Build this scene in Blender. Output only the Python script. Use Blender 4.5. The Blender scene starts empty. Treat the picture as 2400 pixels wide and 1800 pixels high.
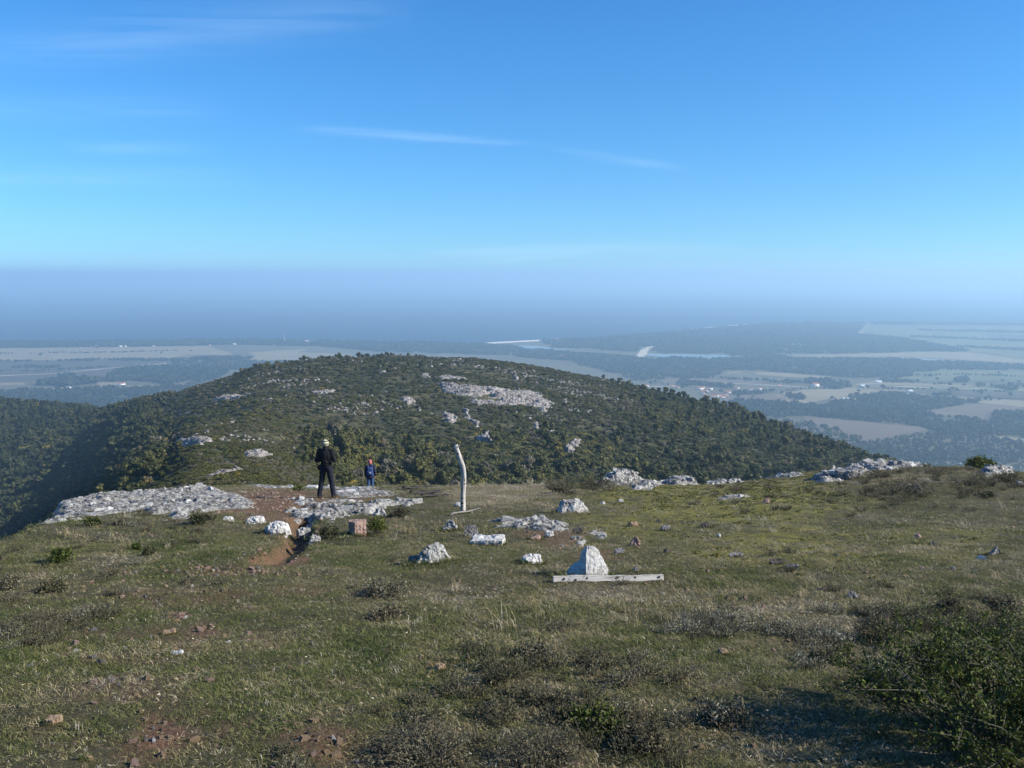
import bpy, bmesh, math, random
import numpy as np
from mathutils import Vector, Matrix, geometry

random.seed(7)
RNG = np.random.default_rng(7)
SC = bpy.context.scene
COL = SC.collection
rad = math.radians

# ------------------------------------------------------------------ camera
F_PX, CX, CY, HORIZON = 2078.0, 1200.0, 900.0, 648.0      # measured on the 2400 x 1800 photograph
PITCH = math.atan((CY - HORIZON) / F_PX)
cam_data = bpy.data.cameras.new('camera')
cam = bpy.data.objects.new('camera', cam_data)
COL.objects.link(cam)
cam.location = (0, 0, 0)
cam.rotation_euler = (rad(90) - PITCH, 0, 0)
cam_data.sensor_width = 36
cam_data.lens = 36 * F_PX / 2400
cam_data.clip_start = 0.1
cam_data.clip_end = 200000
SC.camera = cam

# ------------------------------------------------------------------ light, sky, exposure
SUN_EL, SUN_AZ = rad(29), rad(101)          # azimuth clockwise from the view direction (+Y)
world = bpy.data.worlds.new('World')
SC.world = world
world.use_nodes = True
WN = world.node_tree


def wnode(t, **kw):
    n = WN.nodes.new(t)
    for k, v in kw.items():
        setattr(n, k, v)
    return n


def wmath(op, a, b=None, clamp=False):
    n = wnode('ShaderNodeMath', operation=op, use_clamp=clamp)
    for i, v in enumerate((a, b)):
        if v is None:
            continue
        if isinstance(v, (int, float)):
            n.inputs[i].default_value = v
        else:
            WN.links.new(v, n.inputs[i])
    return n.outputs[0]


bg = WN.nodes['Background']
sky = wnode('ShaderNodeTexSky', sky_type='NISHITA', sun_disc=False, sun_elevation=SUN_EL, sun_rotation=SUN_AZ,
            altitude=300, air_density=1.0, dust_density=0.3, ozone_density=2.0)
# the thickest reddened air at the very horizon is what the haze below stands for: sample the sky a little higher
tc = wnode('ShaderNodeTexCoord')
lift = wnode('ShaderNodeMapping')
lift.inputs['Scale'].default_value = (1, 1, 0.92)
lift.inputs['Location'].default_value = (0, 0, 0.028)
WN.links.new(tc.outputs['Generated'], lift.inputs[0])
nrm = wnode('ShaderNodeVectorMath', operation='NORMALIZE')
WN.links.new(lift.outputs[0], nrm.inputs[0])
WN.links.new(nrm.outputs[0], sky.inputs[0])
cool = wnode('ShaderNodeMix', data_type='RGBA', blend_type='MULTIPLY')
cool.inputs[0].default_value = 1
cool.inputs[7].default_value = (0.56, 0.91, 1.28, 1)          # the phone's cool white balance
WN.links.new(sky.outputs[0], cool.inputs[6])
hsv = wnode('ShaderNodeHueSaturation')
hsv.inputs['Saturation'].default_value = 1.1
hsv.inputs['Value'].default_value = 0.56
WN.links.new(cool.outputs[2], hsv.inputs['Color'])
# thin cirrus streaks: bands in sky direction, broken up by stretched noise
sep = wnode('ShaderNodeSeparateXYZ')
WN.links.new(tc.outputs['Generated'], sep.inputs[0])
front = wmath('GREATER_THAN', sep.outputs[1], 0.05)
ysafe = wmath('MAXIMUM', sep.outputs[1], 0.05)
SU = wmath('DIVIDE', sep.outputs[0], ysafe)
SW = wmath('DIVIDE', sep.outputs[2], ysafe)
comb = wnode('ShaderNodeCombineXYZ')
WN.links.new(wmath('MULTIPLY', SU, 3.0), comb.inputs[0])
WN.links.new(wmath('MULTIPLY', SW, 42.0), comb.inputs[1])
nz = wnode('ShaderNodeTexNoise')
nz.inputs['Scale'].default_value = 1.0
nz.inputs['Detail'].default_value = 7
nz.inputs['Distortion'].default_value = 1.2
WN.links.new(comb.outputs[0], nz.inputs['Vector'])
wisp = wmath('MULTIPLY', wmath('SUBTRACT', nz.outputs[0], 0.30, True), 2.6, True)
total = None


def streak(p0, p1, bow, width, gain):
    global total
    (u0, w0), (u1, w1) = p0, p1
    s = (w1 - w0) / (u1 - u0)
    um, hu = (u0 + u1) / 2, (u1 - u0) / 2
    q = wmath('DIVIDE', wmath('SUBTRACT', SU, um), hu)
    q2 = wmath('MULTIPLY', q, q)
    line = wmath('ADD', wmath('ADD', wmath('MULTIPLY', wmath('SUBTRACT', SU, u0), s), w0),
                 wmath('MULTIPLY', wmath('SUBTRACT', 1.0, q2), bow))
    dv = wmath('DIVIDE', wmath('SUBTRACT', SW, line), width)
    g = wmath('EXPONENT', wmath('MULTIPLY', wmath('MULTIPLY', dv, dv), -1.0))
    ends = wmath('SUBTRACT', 1.0, q2, True)
    m = wmath('MULTIPLY', wmath('MULTIPLY', g, ends), gain)
    total = m if total is None else wmath('ADD', total, m)


def skyuw(px, py):
    dv = (CY - py) / F_PX
    y = math.cos(PITCH) + dv * math.sin(PITCH)
    return ((px - CX) / F_PX / y, (-math.sin(PITCH) + dv * math.cos(PITCH)) / y)


streak(skyuw(660, 300), skyuw(1640, 400), 0.006, 0.0045, 0.30)
streak(skyuw(-150, 135), skyuw(1000, 25), 0.004, 0.020, 0.17)
streak(skyuw(960, 600), skyuw(1760, 585), 0.004, 0.006, 0.30)
streak(skyuw(1090, 618), skyuw(1420, 588), 0.0, 0.004, 0.26)
streak(skyuw(-300, 410), skyuw(620, 420), 0.0, 0.010, 0.14)
streak(skyuw(-300, 260), skyuw(560, 255), 0.0, 0.014, 0.12)
streak(skyuw(120, 345), skyuw(520, 352), 0.0, 0.007, 0.10)
fac = wmath('MULTIPLY', wmath('MULTIPLY', total, wisp), front, True)
mixc = wnode('ShaderNodeMix', data_type='RGBA')
WN.links.new(fac, mixc.inputs[0])
WN.links.new(hsv.outputs[0], mixc.inputs[6])
mixc.inputs[7].default_value = (3.4, 4.6, 5.6, 1)
WN.links.new(mixc.outputs[2], bg.inputs[0])
bg.inputs[1].default_value = 0.15

sun_data = bpy.data.lights.new('sun', 'SUN')
sun_data.energy = 5.0
sun_data.angle = rad(0.5)
sun_data.color = (1.0, 0.93, 0.82)
sun = bpy.data.objects.new('sun', sun_data)
COL.objects.link(sun)
SUN_DIR = Vector((math.cos(SUN_EL) * math.sin(SUN_AZ), math.cos(SUN_EL) * math.cos(SUN_AZ), math.sin(SUN_EL)))
sun.rotation_euler = SUN_DIR.to_track_quat('Z', 'Y').to_euler()

SC.view_settings.view_transform = 'Standard'
SC.view_settings.look = 'None'
SC.view_settings.exposure = 0.76
SC.view_settings.gamma = 1
SC.view_settings.use_curve_mapping = False
SC.render.engine = 'CYCLES'
cy = SC.cycles
cy.use_denoising = True
cy.max_bounces = 5
cy.diffuse_bounces = 2
cy.glossy_bounces = 2
cy.transmission_bounces = 3
cy.volume_bounces = 2
cy.transparent_max_bounces = 6

# ------------------------------------------------------------------ helpers: noise


def _h(ix, iy, iz, seed):
    n = (ix.astype(np.int64) * 374761393 + iy.astype(np.int64) * 668265263 + iz.astype(np.int64) * 2147483647
         + seed * 1274126177) & 0xFFFFFFFF
    n = ((n ^ (n >> 13)) * 1274126177) & 0xFFFFFFFF
    n = ((n ^ (n >> 16)) * 2246822519) & 0xFFFFFFFF
    return ((n ^ (n >> 15)) & 0xFFFFFF) / float(0xFFFFFF)


def vn3(x, y, z, seed=0):
    x, y, z = np.broadcast_arrays(np.asarray(x, float), np.asarray(y, float), np.asarray(z, float))
    ix, iy, iz = np.floor(x), np.floor(y), np.floor(z)
    fx, fy, fz = x - ix, y - iy, z - iz
    fx, fy, fz = fx * fx * (3 - 2 * fx), fy * fy * (3 - 2 * fy), fz * fz * (3 - 2 * fz)
    r = 0
    for dx in (0, 1):
        wx = fx if dx else 1 - fx
        for dy in (0, 1):
            wy = fy if dy else 1 - fy
            for dz in (0, 1):
                wz = fz if dz else 1 - fz
                r = r + wx * wy * wz * _h(ix + dx, iy + dy, iz + dz, seed)
    return r


def vn2(x, y, seed=0):
    x, y = np.broadcast_arrays(np.asarray(x, float), np.asarray(y, float))
    ix, iy = np.floor(x), np.floor(y)
    fx, fy = x - ix, y - iy
    fx, fy = fx * fx * (3 - 2 * fx), fy * fy * (3 - 2 * fy)
    z = np.zeros_like(ix)
    a, b = _h(ix, iy, z, seed), _h(ix + 1, iy, z, seed)
    c, d = _h(ix, iy + 1, z, seed), _h(ix + 1, iy + 1, z, seed)
    return (a * (1 - fx) + b * fx) * (1 - fy) + (c * (1 - fx) + d * fx) * fy


def fbm(x, y, octv=4, seed=0, gain=0.5):
    s, amp, tot = 0, 1.0, 0.0
    f = 1.0
    for i in range(octv):
        s = s + amp * (vn2(np.asarray(x) * f + 13.7 * i, np.asarray(y) * f - 7.1 * i, seed + i) - 0.5)
        tot += amp
        amp *= gain
        f *= 2.03
    return s / tot * 2


def fbm3(p, octv=3, seed=0):
    s, amp, f, tot = 0, 1.0, 1.0, 0.0
    for i in range(octv):
        s = s + amp * (vn3(p[:, 0] * f + 3 * i, p[:, 1] * f, p[:, 2] * f, seed + i) - 0.5)
        tot += amp
        amp *= 0.5
        f *= 2.1
    return s / tot * 2


def sstep(a, b, x):
    t = np.clip((np.asarray(x, float) - a) / (b - a), 0, 1)
    return t * t * (3 - 2 * t)


def voronoi(x, y, seed=0):
    """distance to the nearest and second nearest cell point and the nearest cell's random value"""
    ix, iy = np.floor(x), np.floor(y)
    f1 = np.full(x.shape, 9.0)
    f2 = np.full(x.shape, 9.0)
    val = np.zeros(x.shape)
    tilt = np.zeros(x.shape)
    z = np.zeros_like(ix)
    for dx in (-1, 0, 1):
        for dy in (-1, 0, 1):
            cx, cy_ = ix + dx, iy + dy
            px = cx + 0.1 + 0.8 * _h(cx, cy_, z, seed)
            py = cy_ + 0.1 + 0.8 * _h(cx, cy_, z + 1, seed)
            d = np.hypot(px - x, py - y)
            ox, oy = x - px, y - py
            tx, ty = _h(cx, cy_, z + 3, seed) - 0.5, _h(cx, cy_, z + 4, seed) - 0.5
            tl = ox * tx + oy * ty
            v = _h(cx, cy_, z + 2, seed)
            near = d < f1
            f2 = np.where(near, f1, np.minimum(f2, d))
            val = np.where(near, v, val)
            tilt = np.where(near, tl, tilt)
            f1 = np.where(near, d, f1)
    return f1, f2, val, tilt


# ------------------------------------------------------------------ helpers: projection of photo pixels
def tan_of(py):
    return math.tan(math.atan((py - CY) / F_PX) + PITCH)


def ray_of(px, py):
    """direction with unit forward (y) component: (x per y, drop per y)"""
    dv = (CY - py) / F_PX
    y = math.cos(PITCH) + dv * math.sin(PITCH)
    z = -math.sin(PITCH) + dv * math.cos(PITCH)
    return (px - CX) / F_PX / y, z / y


def project(x, y, z):
    depth = y * math.cos(PITCH) - z * math.sin(PITCH)
    depth = np.maximum(depth, 1e-3)
    up = y * math.sin(PITCH) + z * math.cos(PITCH)
    return CX + F_PX * x / depth, CY - F_PX * up / depth


# ------------------------------------------------------------------ terrain: heights along columns of view
SEA_Z, PLAIN_Z = -300.0, -297.0
SLOPE = 0.19


def pl(d):
    return (d, -1.6 - SLOPE * d)


TABLE = {
    -1500: [pl(5), (8, -6), (12, -12), (20, -24), (36, -40), (60, -58), (100, -80), (170, -104), (300, -130), (480, -140), (650, -136),
            (800, -130), (1000, -160), (1400, -240), (1900, -300)],
    -600: [pl(8), (12, -5.2), (17, -9.5), (24, -17), (36, -29), (60, -48), (100, -70), (170, -93), (300, -118), (480, -124), (650, -115),
           (800, -104), (900, -112), (1100, -165), (1400, -245), (1800, -300)],
    -200: [pl(12), (17, -6.6), (24, -12.5), (36, -22), (60, -36), (100, -54), (170, -80), (250, -98), (300, -106), (400, -115), (480, -116),
           (560, -113), (650, -108), (750, -104.5), (820, -106), (900, -120), (1100, -180), (1400, -255), (1800, -300)],
    0: [pl(14.5), (17, -5.3), (20, -7), (27, -11.8), (36, -16.8), (60, -27.5), (100, -41), (120, -47.5), (170, -63), (250, -84), (300, -93),
        (400, -106), (480, -110), (560, -111), (650, -110.5), (750, -110), (800, -111.5), (900, -129), (1100, -190), (1400, -262), (1800, -300)],
    70: [pl(17), (20, -6.2), (27, -10.2), (36, -14.5), (60, -24), (100, -38.5), (120, -44), (170, -58), (250, -78), (300, -88),
         (400, -101), (480, -106), (560, -108.5), (650, -109), (750, -110.5), (830, -119), (950, -146), (1150, -200), (1400, -258), (1800, -300)],
    120: [pl(23), (27, -7.6), (36, -12.3), (60, -21), (80, -27), (120, -39.5), (170, -53.5), (250, -74), (300, -84), (400, -98), (480, -103.5),
          (560, -107), (650, -108), (750, -111), (850, -123), (1000, -163), (1300, -240), (1700, -292), (2000, -300)],
    190: [pl(27.5), (31, -8), (38, -11.5), (60, -19), (80, -25), (120, -36.5), (170, -49.5), (250, -68.5), (300, -78), (400, -91), (480, -97),
          (560, -101), (650, -104.5), (750, -111.5), (850, -127), (1000, -168), (1300, -241), (1700, -292), (2000, -300)],
    300: [pl(29.5), (38, -10.0), (60, -15.9), (80, -20.6), (120, -30), (170, -41.3), (250, -57.5), (300, -64.5), (400, -74.5), (480, -79.5),
          (560, -83), (620, -91.5), (800, -135), (1000, -180), (1300, -242), (1700, -292), (2000, -300)],
    450: [pl(34), (60, -14.4), (80, -18), (120, -25), (170, -32.3), (250, -44), (300, -51), (400, -59.5), (480, -62.5), (560, -69.5),
          (700, -100), (900, -152), (1200, -228), (1600, -288), (2000, -300)],
    600: [pl(36), (60, -14.4), (80, -18.2), (120, -25), (170, -32.3), (250, -41.5), (300, -45.5), (400, -50), (480, -50.5), (540, -55.5),
          (620, -68), (800, -115), (1000, -168), (1300, -238), (1700, -292), (2000, -300)],
    750: [pl(33.5), (60, -15.6), (80, -20), (120, -28.5), (170, -36.5), (250, -45), (300, -47.5), (400, -47), (480, -46), (540, -48.8),
          (620, -58), (700, -75), (900, -130), (1200, -210), (1600, -280), (2100, -300)],
    900: [pl(32), (40, -9.4), (60, -17), (80, -23), (120, -34), (170, -43.5), (250, -50), (300, -50.5), (400, -46.5), (480, -45), (540, -48.5),
          (620, -57), (700, -71), (900, -122), (1200, -202), (1600, -275), (2100, -300)],
    1100: [pl(35.5), (60, -17.2), (100, -30), (150, -42), (200, -49), (240, -52.5), (280, -53), (330, -51), (380, -48.5), (430, -46.8),
           (480, -46.5), (540, -49.8), (620, -57.5), (700, -71), (900, -120), (1200, -200), (1600, -272), (2100, -300)],
    1300: [pl(38), (60, -17.2), (100, -30.5), (150, -43), (200, -51), (240, -54.5), (280, -55.5), (330, -54.5), (380, -53), (430, -51.8),
           (480, -52), (540, -56.5), (620, -67), (700, -84), (900, -136), (1200, -215), (1600, -280), (2000, -300)],
    1500: [pl(38), (60, -17.3), (100, -31), (150, -44), (200, -53), (250, -57), (300, -58.5), (350, -59), (400, -59), (450, -59.5),
           (500, -62.5), (560, -70.5), (650, -90), (800, -135), (1100, -220), (1500, -284), (1900, -300)],
    1700: [pl(38), (60, -17.3), (100, -31), (150, -44.5), (200, -54.5), (250, -60.5), (300, -64), (350, -66), (400, -67), (450, -68.5),
           (480, -70.7), (550, -82), (650, -110), (800, -160), (1100, -242), (1500, -290), (1900, -300)],
    1900: [(30, -7.1), (42, -9.1), (50, -11.5), (60, -16), (100, -33), (150, -47), (200, -58), (250, -65), (300, -70), (350, -72.5), (400, -75),
           (430, -76), (500, -91), (600, -120), (800, -182), (1100, -262), (1500, -295), (1900, -300)],
    2100: [(30, -6.9), (42, -8.95), (50, -11.2), (60, -16), (100, -34), (150, -50), (200, -62), (250, -70), (300, -75.5), (350, -78.5),
           (380, -79.4), (450, -98), (600, -150), (800, -218), (1100, -283), (1500, -300)],
    2300: [(30, -6.9), (42, -8.95), (50, -11.2), (60, -17), (100, -37), (150, -56), (200, -72), (250, -84), (300, -95), (380, -115),
           (450, -137), (600, -188), (800, -244), (1100, -292), (1500, -300)],
    2700: [(20, -5.2), (32, -7.6), (44, -10.6), (60, -20), (100, -43), (150, -66), (200, -86), (300, -120), (450, -170), (600, -215), (800, -262),
           (1100, -297), (1500, -300)],
    3600: [(20, -5.2), (30, -7.8), (44, -13), (60, -24), (100, -50), (150, -78), (200, -102), (300, -145), (450, -205), (600, -250),
           (800, -285), (1100, -300)],
}
D_GRID = np.exp(np.linspace(math.log(1.0), math.log(4000.0), 520))
A_GRID = np.linspace(-1.7, 1.7, 561)


def _build_table():
    cols = sorted(TABLE)
    prof = []
    for c in cols:
        k = [pl(float(q)) for q in range(1, 40) if q < TABLE[c][0][0] * 0.93] + TABLE[c]
        k = k + [(4000, -304)]
        xs = np.log([p[0] for p in k])
        zs = np.array([p[1] for p in k])
        p = np.interp(np.log(D_GRID), xs, zs)
        for _ in range(3):                                   # round the corners of the profile
            q = np.pad(p, 4, mode='edge')
            far = np.convolve(q, np.ones(9) / 9, 'valid')
            p = np.where(D_GRID > 26, far, p)
        prof.append(p)
    prof = np.array(prof)
    az = np.array([(c - CX) / F_PX * 1.015 for c in cols])
    out = np.empty((len(A_GRID), len(D_GRID)))
    for j in range(len(D_GRID)):
        out[:, j] = np.interp(A_GRID, az, prof[:, j])
    k = np.ones(3) / 3
    for _ in range(2):
        pad = np.pad(out, ((1, 1), (0, 0)), mode='edge')
        out = np.apply_along_axis(lambda v: np.convolve(v, k, 'valid'), 0, pad)
    return out


ZT = _build_table()


def base_h(x, y):
    x, y = np.broadcast_arrays(np.asarray(x, float), np.asarray(y, float))
    d = np.clip(y, 1.0, 3999.0)
    a = np.clip(x / np.maximum(y, 3.0), A_GRID[0], A_GRID[-1] - 1e-6)
    fj = np.log(d) / math.log(4000.0) * (len(D_GRID) - 1)
    j = np.clip(fj.astype(int), 0, len(D_GRID) - 2)
    fj = fj - j
    fi = (a - A_GRID[0]) / (A_GRID[1] - A_GRID[0])
    i = np.clip(fi.astype(int), 0, len(A_GRID) - 2)
    fi = fi - i
    z = (ZT[i, j] * (1 - fj) + ZT[i, j + 1] * fj) * (1 - fi) + (ZT[i + 1, j] * (1 - fj) + ZT[i + 1, j + 1] * fj) * fi
    return np.where(y < 1.0, -1.6 - SLOPE * y, z)


def seg_dist(x, y, pts):
    best = np.full(np.shape(x), 1e9)
    for (x0, y0), (x1, y1) in zip(pts[:-1], pts[1:]):
        dx, dy = x1 - x0, y1 - y0
        t = np.clip(((x - x0) * dx + (y - y0) * dy) / (dx * dx + dy * dy), 0, 1)
        best = np.minimum(best, np.hypot(x - x0 - t * dx, y - y0 - t * dy))
    return best


def _plane_pt(px, py):
    a, t = ray_of(px, py)
    d = 1.6 / (-t - SLOPE)
    return a * d, d


GULLY = [_plane_pt(*p) for p in ((712, 1215), (700, 1262), (672, 1294), (628, 1312))]


def H(x, y):
    x, y = np.broadcast_arrays(np.asarray(x, float), np.asarray(y, float))
    z = base_h(x, y)
    near = 1 - sstep(40, 70, y)
    z = z + near * (0.075 * fbm(x / 2.3, y / 2.3, 3, 11) + 0.034 * fbm(x / 0.55, y / 0.55, 3, 12) + (1 - sstep(14, 24, y)) * 0.016 * fbm(x / 0.16, y / 0.16, 2, 13))
    w = sstep(60, 200, y) * (1 - sstep(1200, 1800, y))
    z = z + w * (2.4 * fbm(x / 55, y / 55, 4, 21) + 0.5 * fbm(x / 11, y / 11, 3, 22))
    nearmask = (y < 25) & (y > 8) & (np.abs(x) < 9)
    if np.any(nearmask):
        gd = seg_dist(x, y, GULLY) + 0.10 * fbm(x / 0.6, y / 0.6, 3, 31)
        z = z - np.where(nearmask, 0.24 * (1 - sstep(0.17, 0.30, gd)), 0)
    return z


def Hs(x, y):
    return float(H(np.array([x]), np.array([y]))[0])


_MARCH = np.concatenate([np.linspace(2.2, 60, 1200), np.exp(np.linspace(math.log(60.05), math.log(2600), 2200))])


def gp(px, py, dmin=2.2):
    """where the ray through a photo pixel meets the terrain"""
    a, t = ray_of(px, py)
    d = _MARCH[_MARCH >= dmin]
    g = H(a * d, d) - t * d
    k = np.argmax(g >= 0)
    if g[k] < 0:
        k = len(d) - 1
    if k > 0 and g[k] > g[k - 1]:
        f = -g[k - 1] / (g[k] - g[k - 1])
        dd = d[k - 1] + f * (d[k] - d[k - 1])
    else:
        dd = d[k]
    return a * dd, dd, Hs(a * dd, dd)


def plain_pt(px, py, z=PLAIN_Z):
    a, t = ray_of(px, py)
    d = z / t
    return a * d, d


# ------------------------------------------------------------------ helpers: objects
def tag(o, label=None, cat=None, group=None, kind=None):
    if label:
        o['label'] = label
    if cat:
        o['category'] = cat
    if group:
        o['group'] = group
    if kind:
        o['kind'] = kind
    return o


def mk_mesh(name, V, Fc, mats=(), smooth=False, mat_idx=None, attrs=None):
    me = bpy.data.meshes.new(name)
    V = np.asarray(V, np.float32)
    if isinstance(Fc, np.ndarray):
        n, k = Fc.shape
        me.vertices.add(len(V))
        me.vertices.foreach_set('co', V.ravel())
        me.loops.add(n * k)
        me.loops.foreach_set('vertex_index', Fc.astype(np.int32).ravel())
        me.polygons.add(n)
        me.polygons.foreach_set('loop_start', np.arange(0, n * k, k, dtype=np.int32))
        me.update(calc_edges=True)
    else:
        me.from_pydata([tuple(map(float, v)) for v in V], [], [tuple(f) for f in Fc])
        me.update()
    for m in mats:
        me.materials.append(m)
    if smooth:
        me.polygons.foreach_set('use_smooth', np.ones(len(me.polygons), bool))
    if mat_idx is not None:
        me.polygons.foreach_set('material_index', np.asarray(mat_idx, np.int32))
    for an, av in (attrs or {}).items():
        at = me.attributes.new(an, 'FLOAT', 'POINT')
        at.data.foreach_set('value', np.asarray(av, np.float32))
    return me


def link(name, data, parent=None, loc=None):
    o = bpy.data.objects.new(name, data)
    COL.objects.link(o)
    if parent:
        o.parent = parent
    if loc is not None:
        o.location = loc
    return o


def grid_faces(nu, nv):
    i, j = np.meshgrid(np.arange(nu - 1), np.arange(nv - 1), indexing='ij')
    a = i * nv + j
    return np.stack([a, a + nv, a + nv + 1, a + 1], -1).reshape(-1, 4)


# ------------------------------------------------------------------ materials
class Mat:
    def __init__(s, name):
        s.m = bpy.data.materials.new(name)
        s.m.use_nodes = True
        s.nt = s.m.node_tree
        s.p = s.nt.nodes['Principled BSDF']
        s.out = s.nt.nodes['Material Output']
        s.p.inputs['Roughness'].default_value = 0.85
        s.p.inputs['Specular IOR Level'].default_value = 0.15

    def n(s, t, **kw):
        nd = s.nt.nodes.new(t)
        for k, v in kw.items():
            setattr(nd, k, v)
        return nd

    def L(s, a, b):
        s.nt.links.new(a, b)

    def val(s, sock, v):
        if isinstance(v, (int, float)):
            sock.default_value = v
        elif isinstance(v, tuple):
            sock.default_value = v if len(v) == 4 or len(sock.default_value) == 3 else v + (1,)
        else:
            s.L(v, sock)

    def noise(s, scale, detail=4, rough=0.55, vec=None, out='Fac', dist=0):
        nd = s.n('ShaderNodeTexNoise')
        nd.inputs['Scale'].default_value = scale
        nd.inputs['Detail'].default_value = detail
        nd.inputs['Roughness'].default_value = rough
        nd.inputs['Distortion'].default_value = dist
        if vec is not None:
            s.L(vec, nd.inputs['Vector'])
        return nd.outputs[out]

    def vor(s, scale, feature='F1', vec=None, out='Distance'):
        nd = s.n('ShaderNodeTexVoronoi', feature=feature)
        nd.inputs['Scale'].default_value = scale
        if vec is not None:
            s.L(vec, nd.inputs['Vector'])
        return nd.outputs[out]

    def coord(s, which='Object'):
        return s.n('ShaderNodeTexCoord').outputs[which]

    def geo(s, which='Position'):
        return s.n('ShaderNodeNewGeometry').outputs[which]

    def ramp(s, f, stops, interp='LINEAR'):
        nd = s.n('ShaderNodeValToRGB')
        nd.color_ramp.interpolation = interp
        el = nd.color_ramp.elements
        while len(el) < len(stops):
            el.new(0.5)
        for e, (p, c) in zip(el, stops):
            e.position = p
            e.color = c if len(c) == 4 else tuple(c) + (1,)
        s.val(nd.inputs[0], f)
        return nd.outputs[0]

    def mix(s, f, a, b, mode='MIX'):
        nd = s.n('ShaderNodeMix', data_type='RGBA', blend_type=mode)
        s.val(nd.inputs[0], f)
        s.val(nd.inputs[6], a)
        s.val(nd.inputs[7], b)
        return nd.outputs[2]

    def math(s, op, a, b=None, clamp=False):
        nd = s.n('ShaderNodeMath', operation=op, use_clamp=clamp)
        s.val(nd.inputs[0], a)
        if b is not None:
            s.val(nd.inputs[1], b)
        return nd.outputs[0]

    def attr(s, name, typ='GEOMETRY', out='Fac'):
        nd = s.n('ShaderNodeAttribute', attribute_name=name, attribute_type=typ)
        return nd.outputs[out]

    def mapv(s, vec, scale):
        nd = s.n('ShaderNodeMapping')
        s.L(vec, nd.inputs[0])
        nd.inputs['Scale'].default_value = scale
        return nd.outputs[0]

    def bump(s, h, strength=0.5, dist=0.02):
        nd = s.n('ShaderNodeBump')
        nd.inputs['Strength'].default_value = strength
        nd.inputs['Distance'].default_value = dist
        s.L(h, nd.inputs['Height'])
        s.L(nd.outputs[0], s.p.inputs['Normal'])

    def color(s, c):
        s.val(s.p.inputs['Base Color'], c)

    def rough(s, r):
        s.val(s.p.inputs['Roughness'], r)


def plain_mat(name, c, rough=0.8, var=0.15, scale=30.0, bump=0.0):
    m = Mat(name)
    f = m.noise(scale, 4, vec=m.coord())
    m.color(m.ramp(f, [(0.3, tuple(v * (1 - var) for v in c)), (0.7, tuple(min(1, v * (1 + var)) for v in c))]))
    m.rough(rough)
    if bump:
        m.bump(m.noise(scale * 2, 4, vec=m.coord()), bump, 0.01)
    return m.m


def rock_mat(name, light, dark, accent, scale=1.0, dark_amt=0.5, world=False, rust=None):
    m = Mat(name)
    co = m.geo() if world else m.coord()
    n1 = m.noise(7 * scale, 8, 0.7, co)
    n2 = m.noise(2.2 * scale, 4, 0.6, co)
    v1 = m.vor(7 * scale, 'DISTANCE_TO_EDGE', m.mix(0.25, co, m.noise(6 * scale, 3, 0.6, co, 'Color')))
    c = m.ramp(n1, [(0.34, light), (0.50, tuple(0.80 * v for v in light)), (0.60, accent)])
    lich = m.ramp(m.noise(13 * scale, 9, 0.78, co, dist=0.5), [(dark_amt - 0.03, (0, 0, 0)), (dark_amt + 0.09, (1, 1, 1))])
    c = m.mix(m.math('MULTIPLY', lich, m.ramp(n2, [(0.34, (0.45,) * 3), (0.58, (1,) * 3)])), c, dark)
    crack = m.ramp(v1, [(0.0, (1, 1, 1)), (0.03, (0, 0, 0))])
    c = m.mix(m.math('MULTIPLY', crack, m.ramp(n2, [(0.4, (0.15,) * 3), (0.6, (0.8,) * 3)])), c, tuple(0.5 * v for v in dark))
    if rust:
        z = m.n('ShaderNodeSeparateXYZ')
        m.L(m.coord(), z.inputs[0])
        nd = m.math('ADD', z.outputs[2], m.math('MULTIPLY', m.math('SUBTRACT', n1, 0.5), 0.05))
        c = m.mix(m.ramp(nd, [(0.02, (1, 1, 1)), (0.05, (0, 0, 0))]), c, rust)
    m.color(c)
    m.rough(0.9)
    m.bump(m.math('ADD', m.noise(11 * scale, 9, 0.75, co), m.math('MULTIPLY', v1, 0.5)), 1.0, 0.05 / scale)
    return m.m


WHITE = (0.56, 0.55, 0.52)
M_ROCK = rock_mat('lichened_quartzite', WHITE, (0.10, 0.10, 0.095), (0.36, 0.34, 0.31), 1.0, 0.50)
M_ROCKW = rock_mat('pale_quartzite', (0.66, 0.65, 0.62), (0.14, 0.14, 0.13), (0.50, 0.48, 0.45), 1.2, 0.57)
M_ROCKG = rock_mat('grey_quartzite', (0.34, 0.33, 0.32), (0.07, 0.07, 0.07), (0.24, 0.22, 0.20), 1.2, 0.48)
M_ROCKP = rock_mat('pink_quartzite', (0.44, 0.31, 0.26), (0.12, 0.09, 0.08), (0.36, 0.23, 0.18), 1.2, 0.56)
M_ROCKT = rock_mat('tan_stone', (0.40, 0.29, 0.19), (0.11, 0.08, 0.05), (0.28, 0.19, 0.12), 1.5, 0.55)
M_ROCKD = rock_mat('dark_stone', (0.13, 0.115, 0.10), (0.04, 0.035, 0.03), (0.10, 0.08, 0.065), 1.5, 0.52)
M_ROCKR = rock_mat('rust_bottomed_quartzite', (0.64, 0.63, 0.60), (0.12, 0.11, 0.10), (0.50, 0.47, 0.44), 1.2, 0.58, rust=(0.23, 0.10, 0.045))
M_OUT = rock_mat('outcrop_quartzite', (0.56, 0.55, 0.52), (0.055, 0.053, 0.050), (0.27, 0.26, 0.245), 0.95, 0.455, world=True)
M_OUTD = rock_mat('dark_outcrop_quartzite', (0.26, 0.25, 0.24), (0.05, 0.05, 0.05), (0.16, 0.14, 0.12), 0.8, 0.45, world=True)
M_HROCK = rock_mat('hill_quartzite', (0.44, 0.41, 0.385), (0.09, 0.08, 0.072), (0.27, 0.235, 0.21), 0.09, 0.48, world=True)


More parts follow.
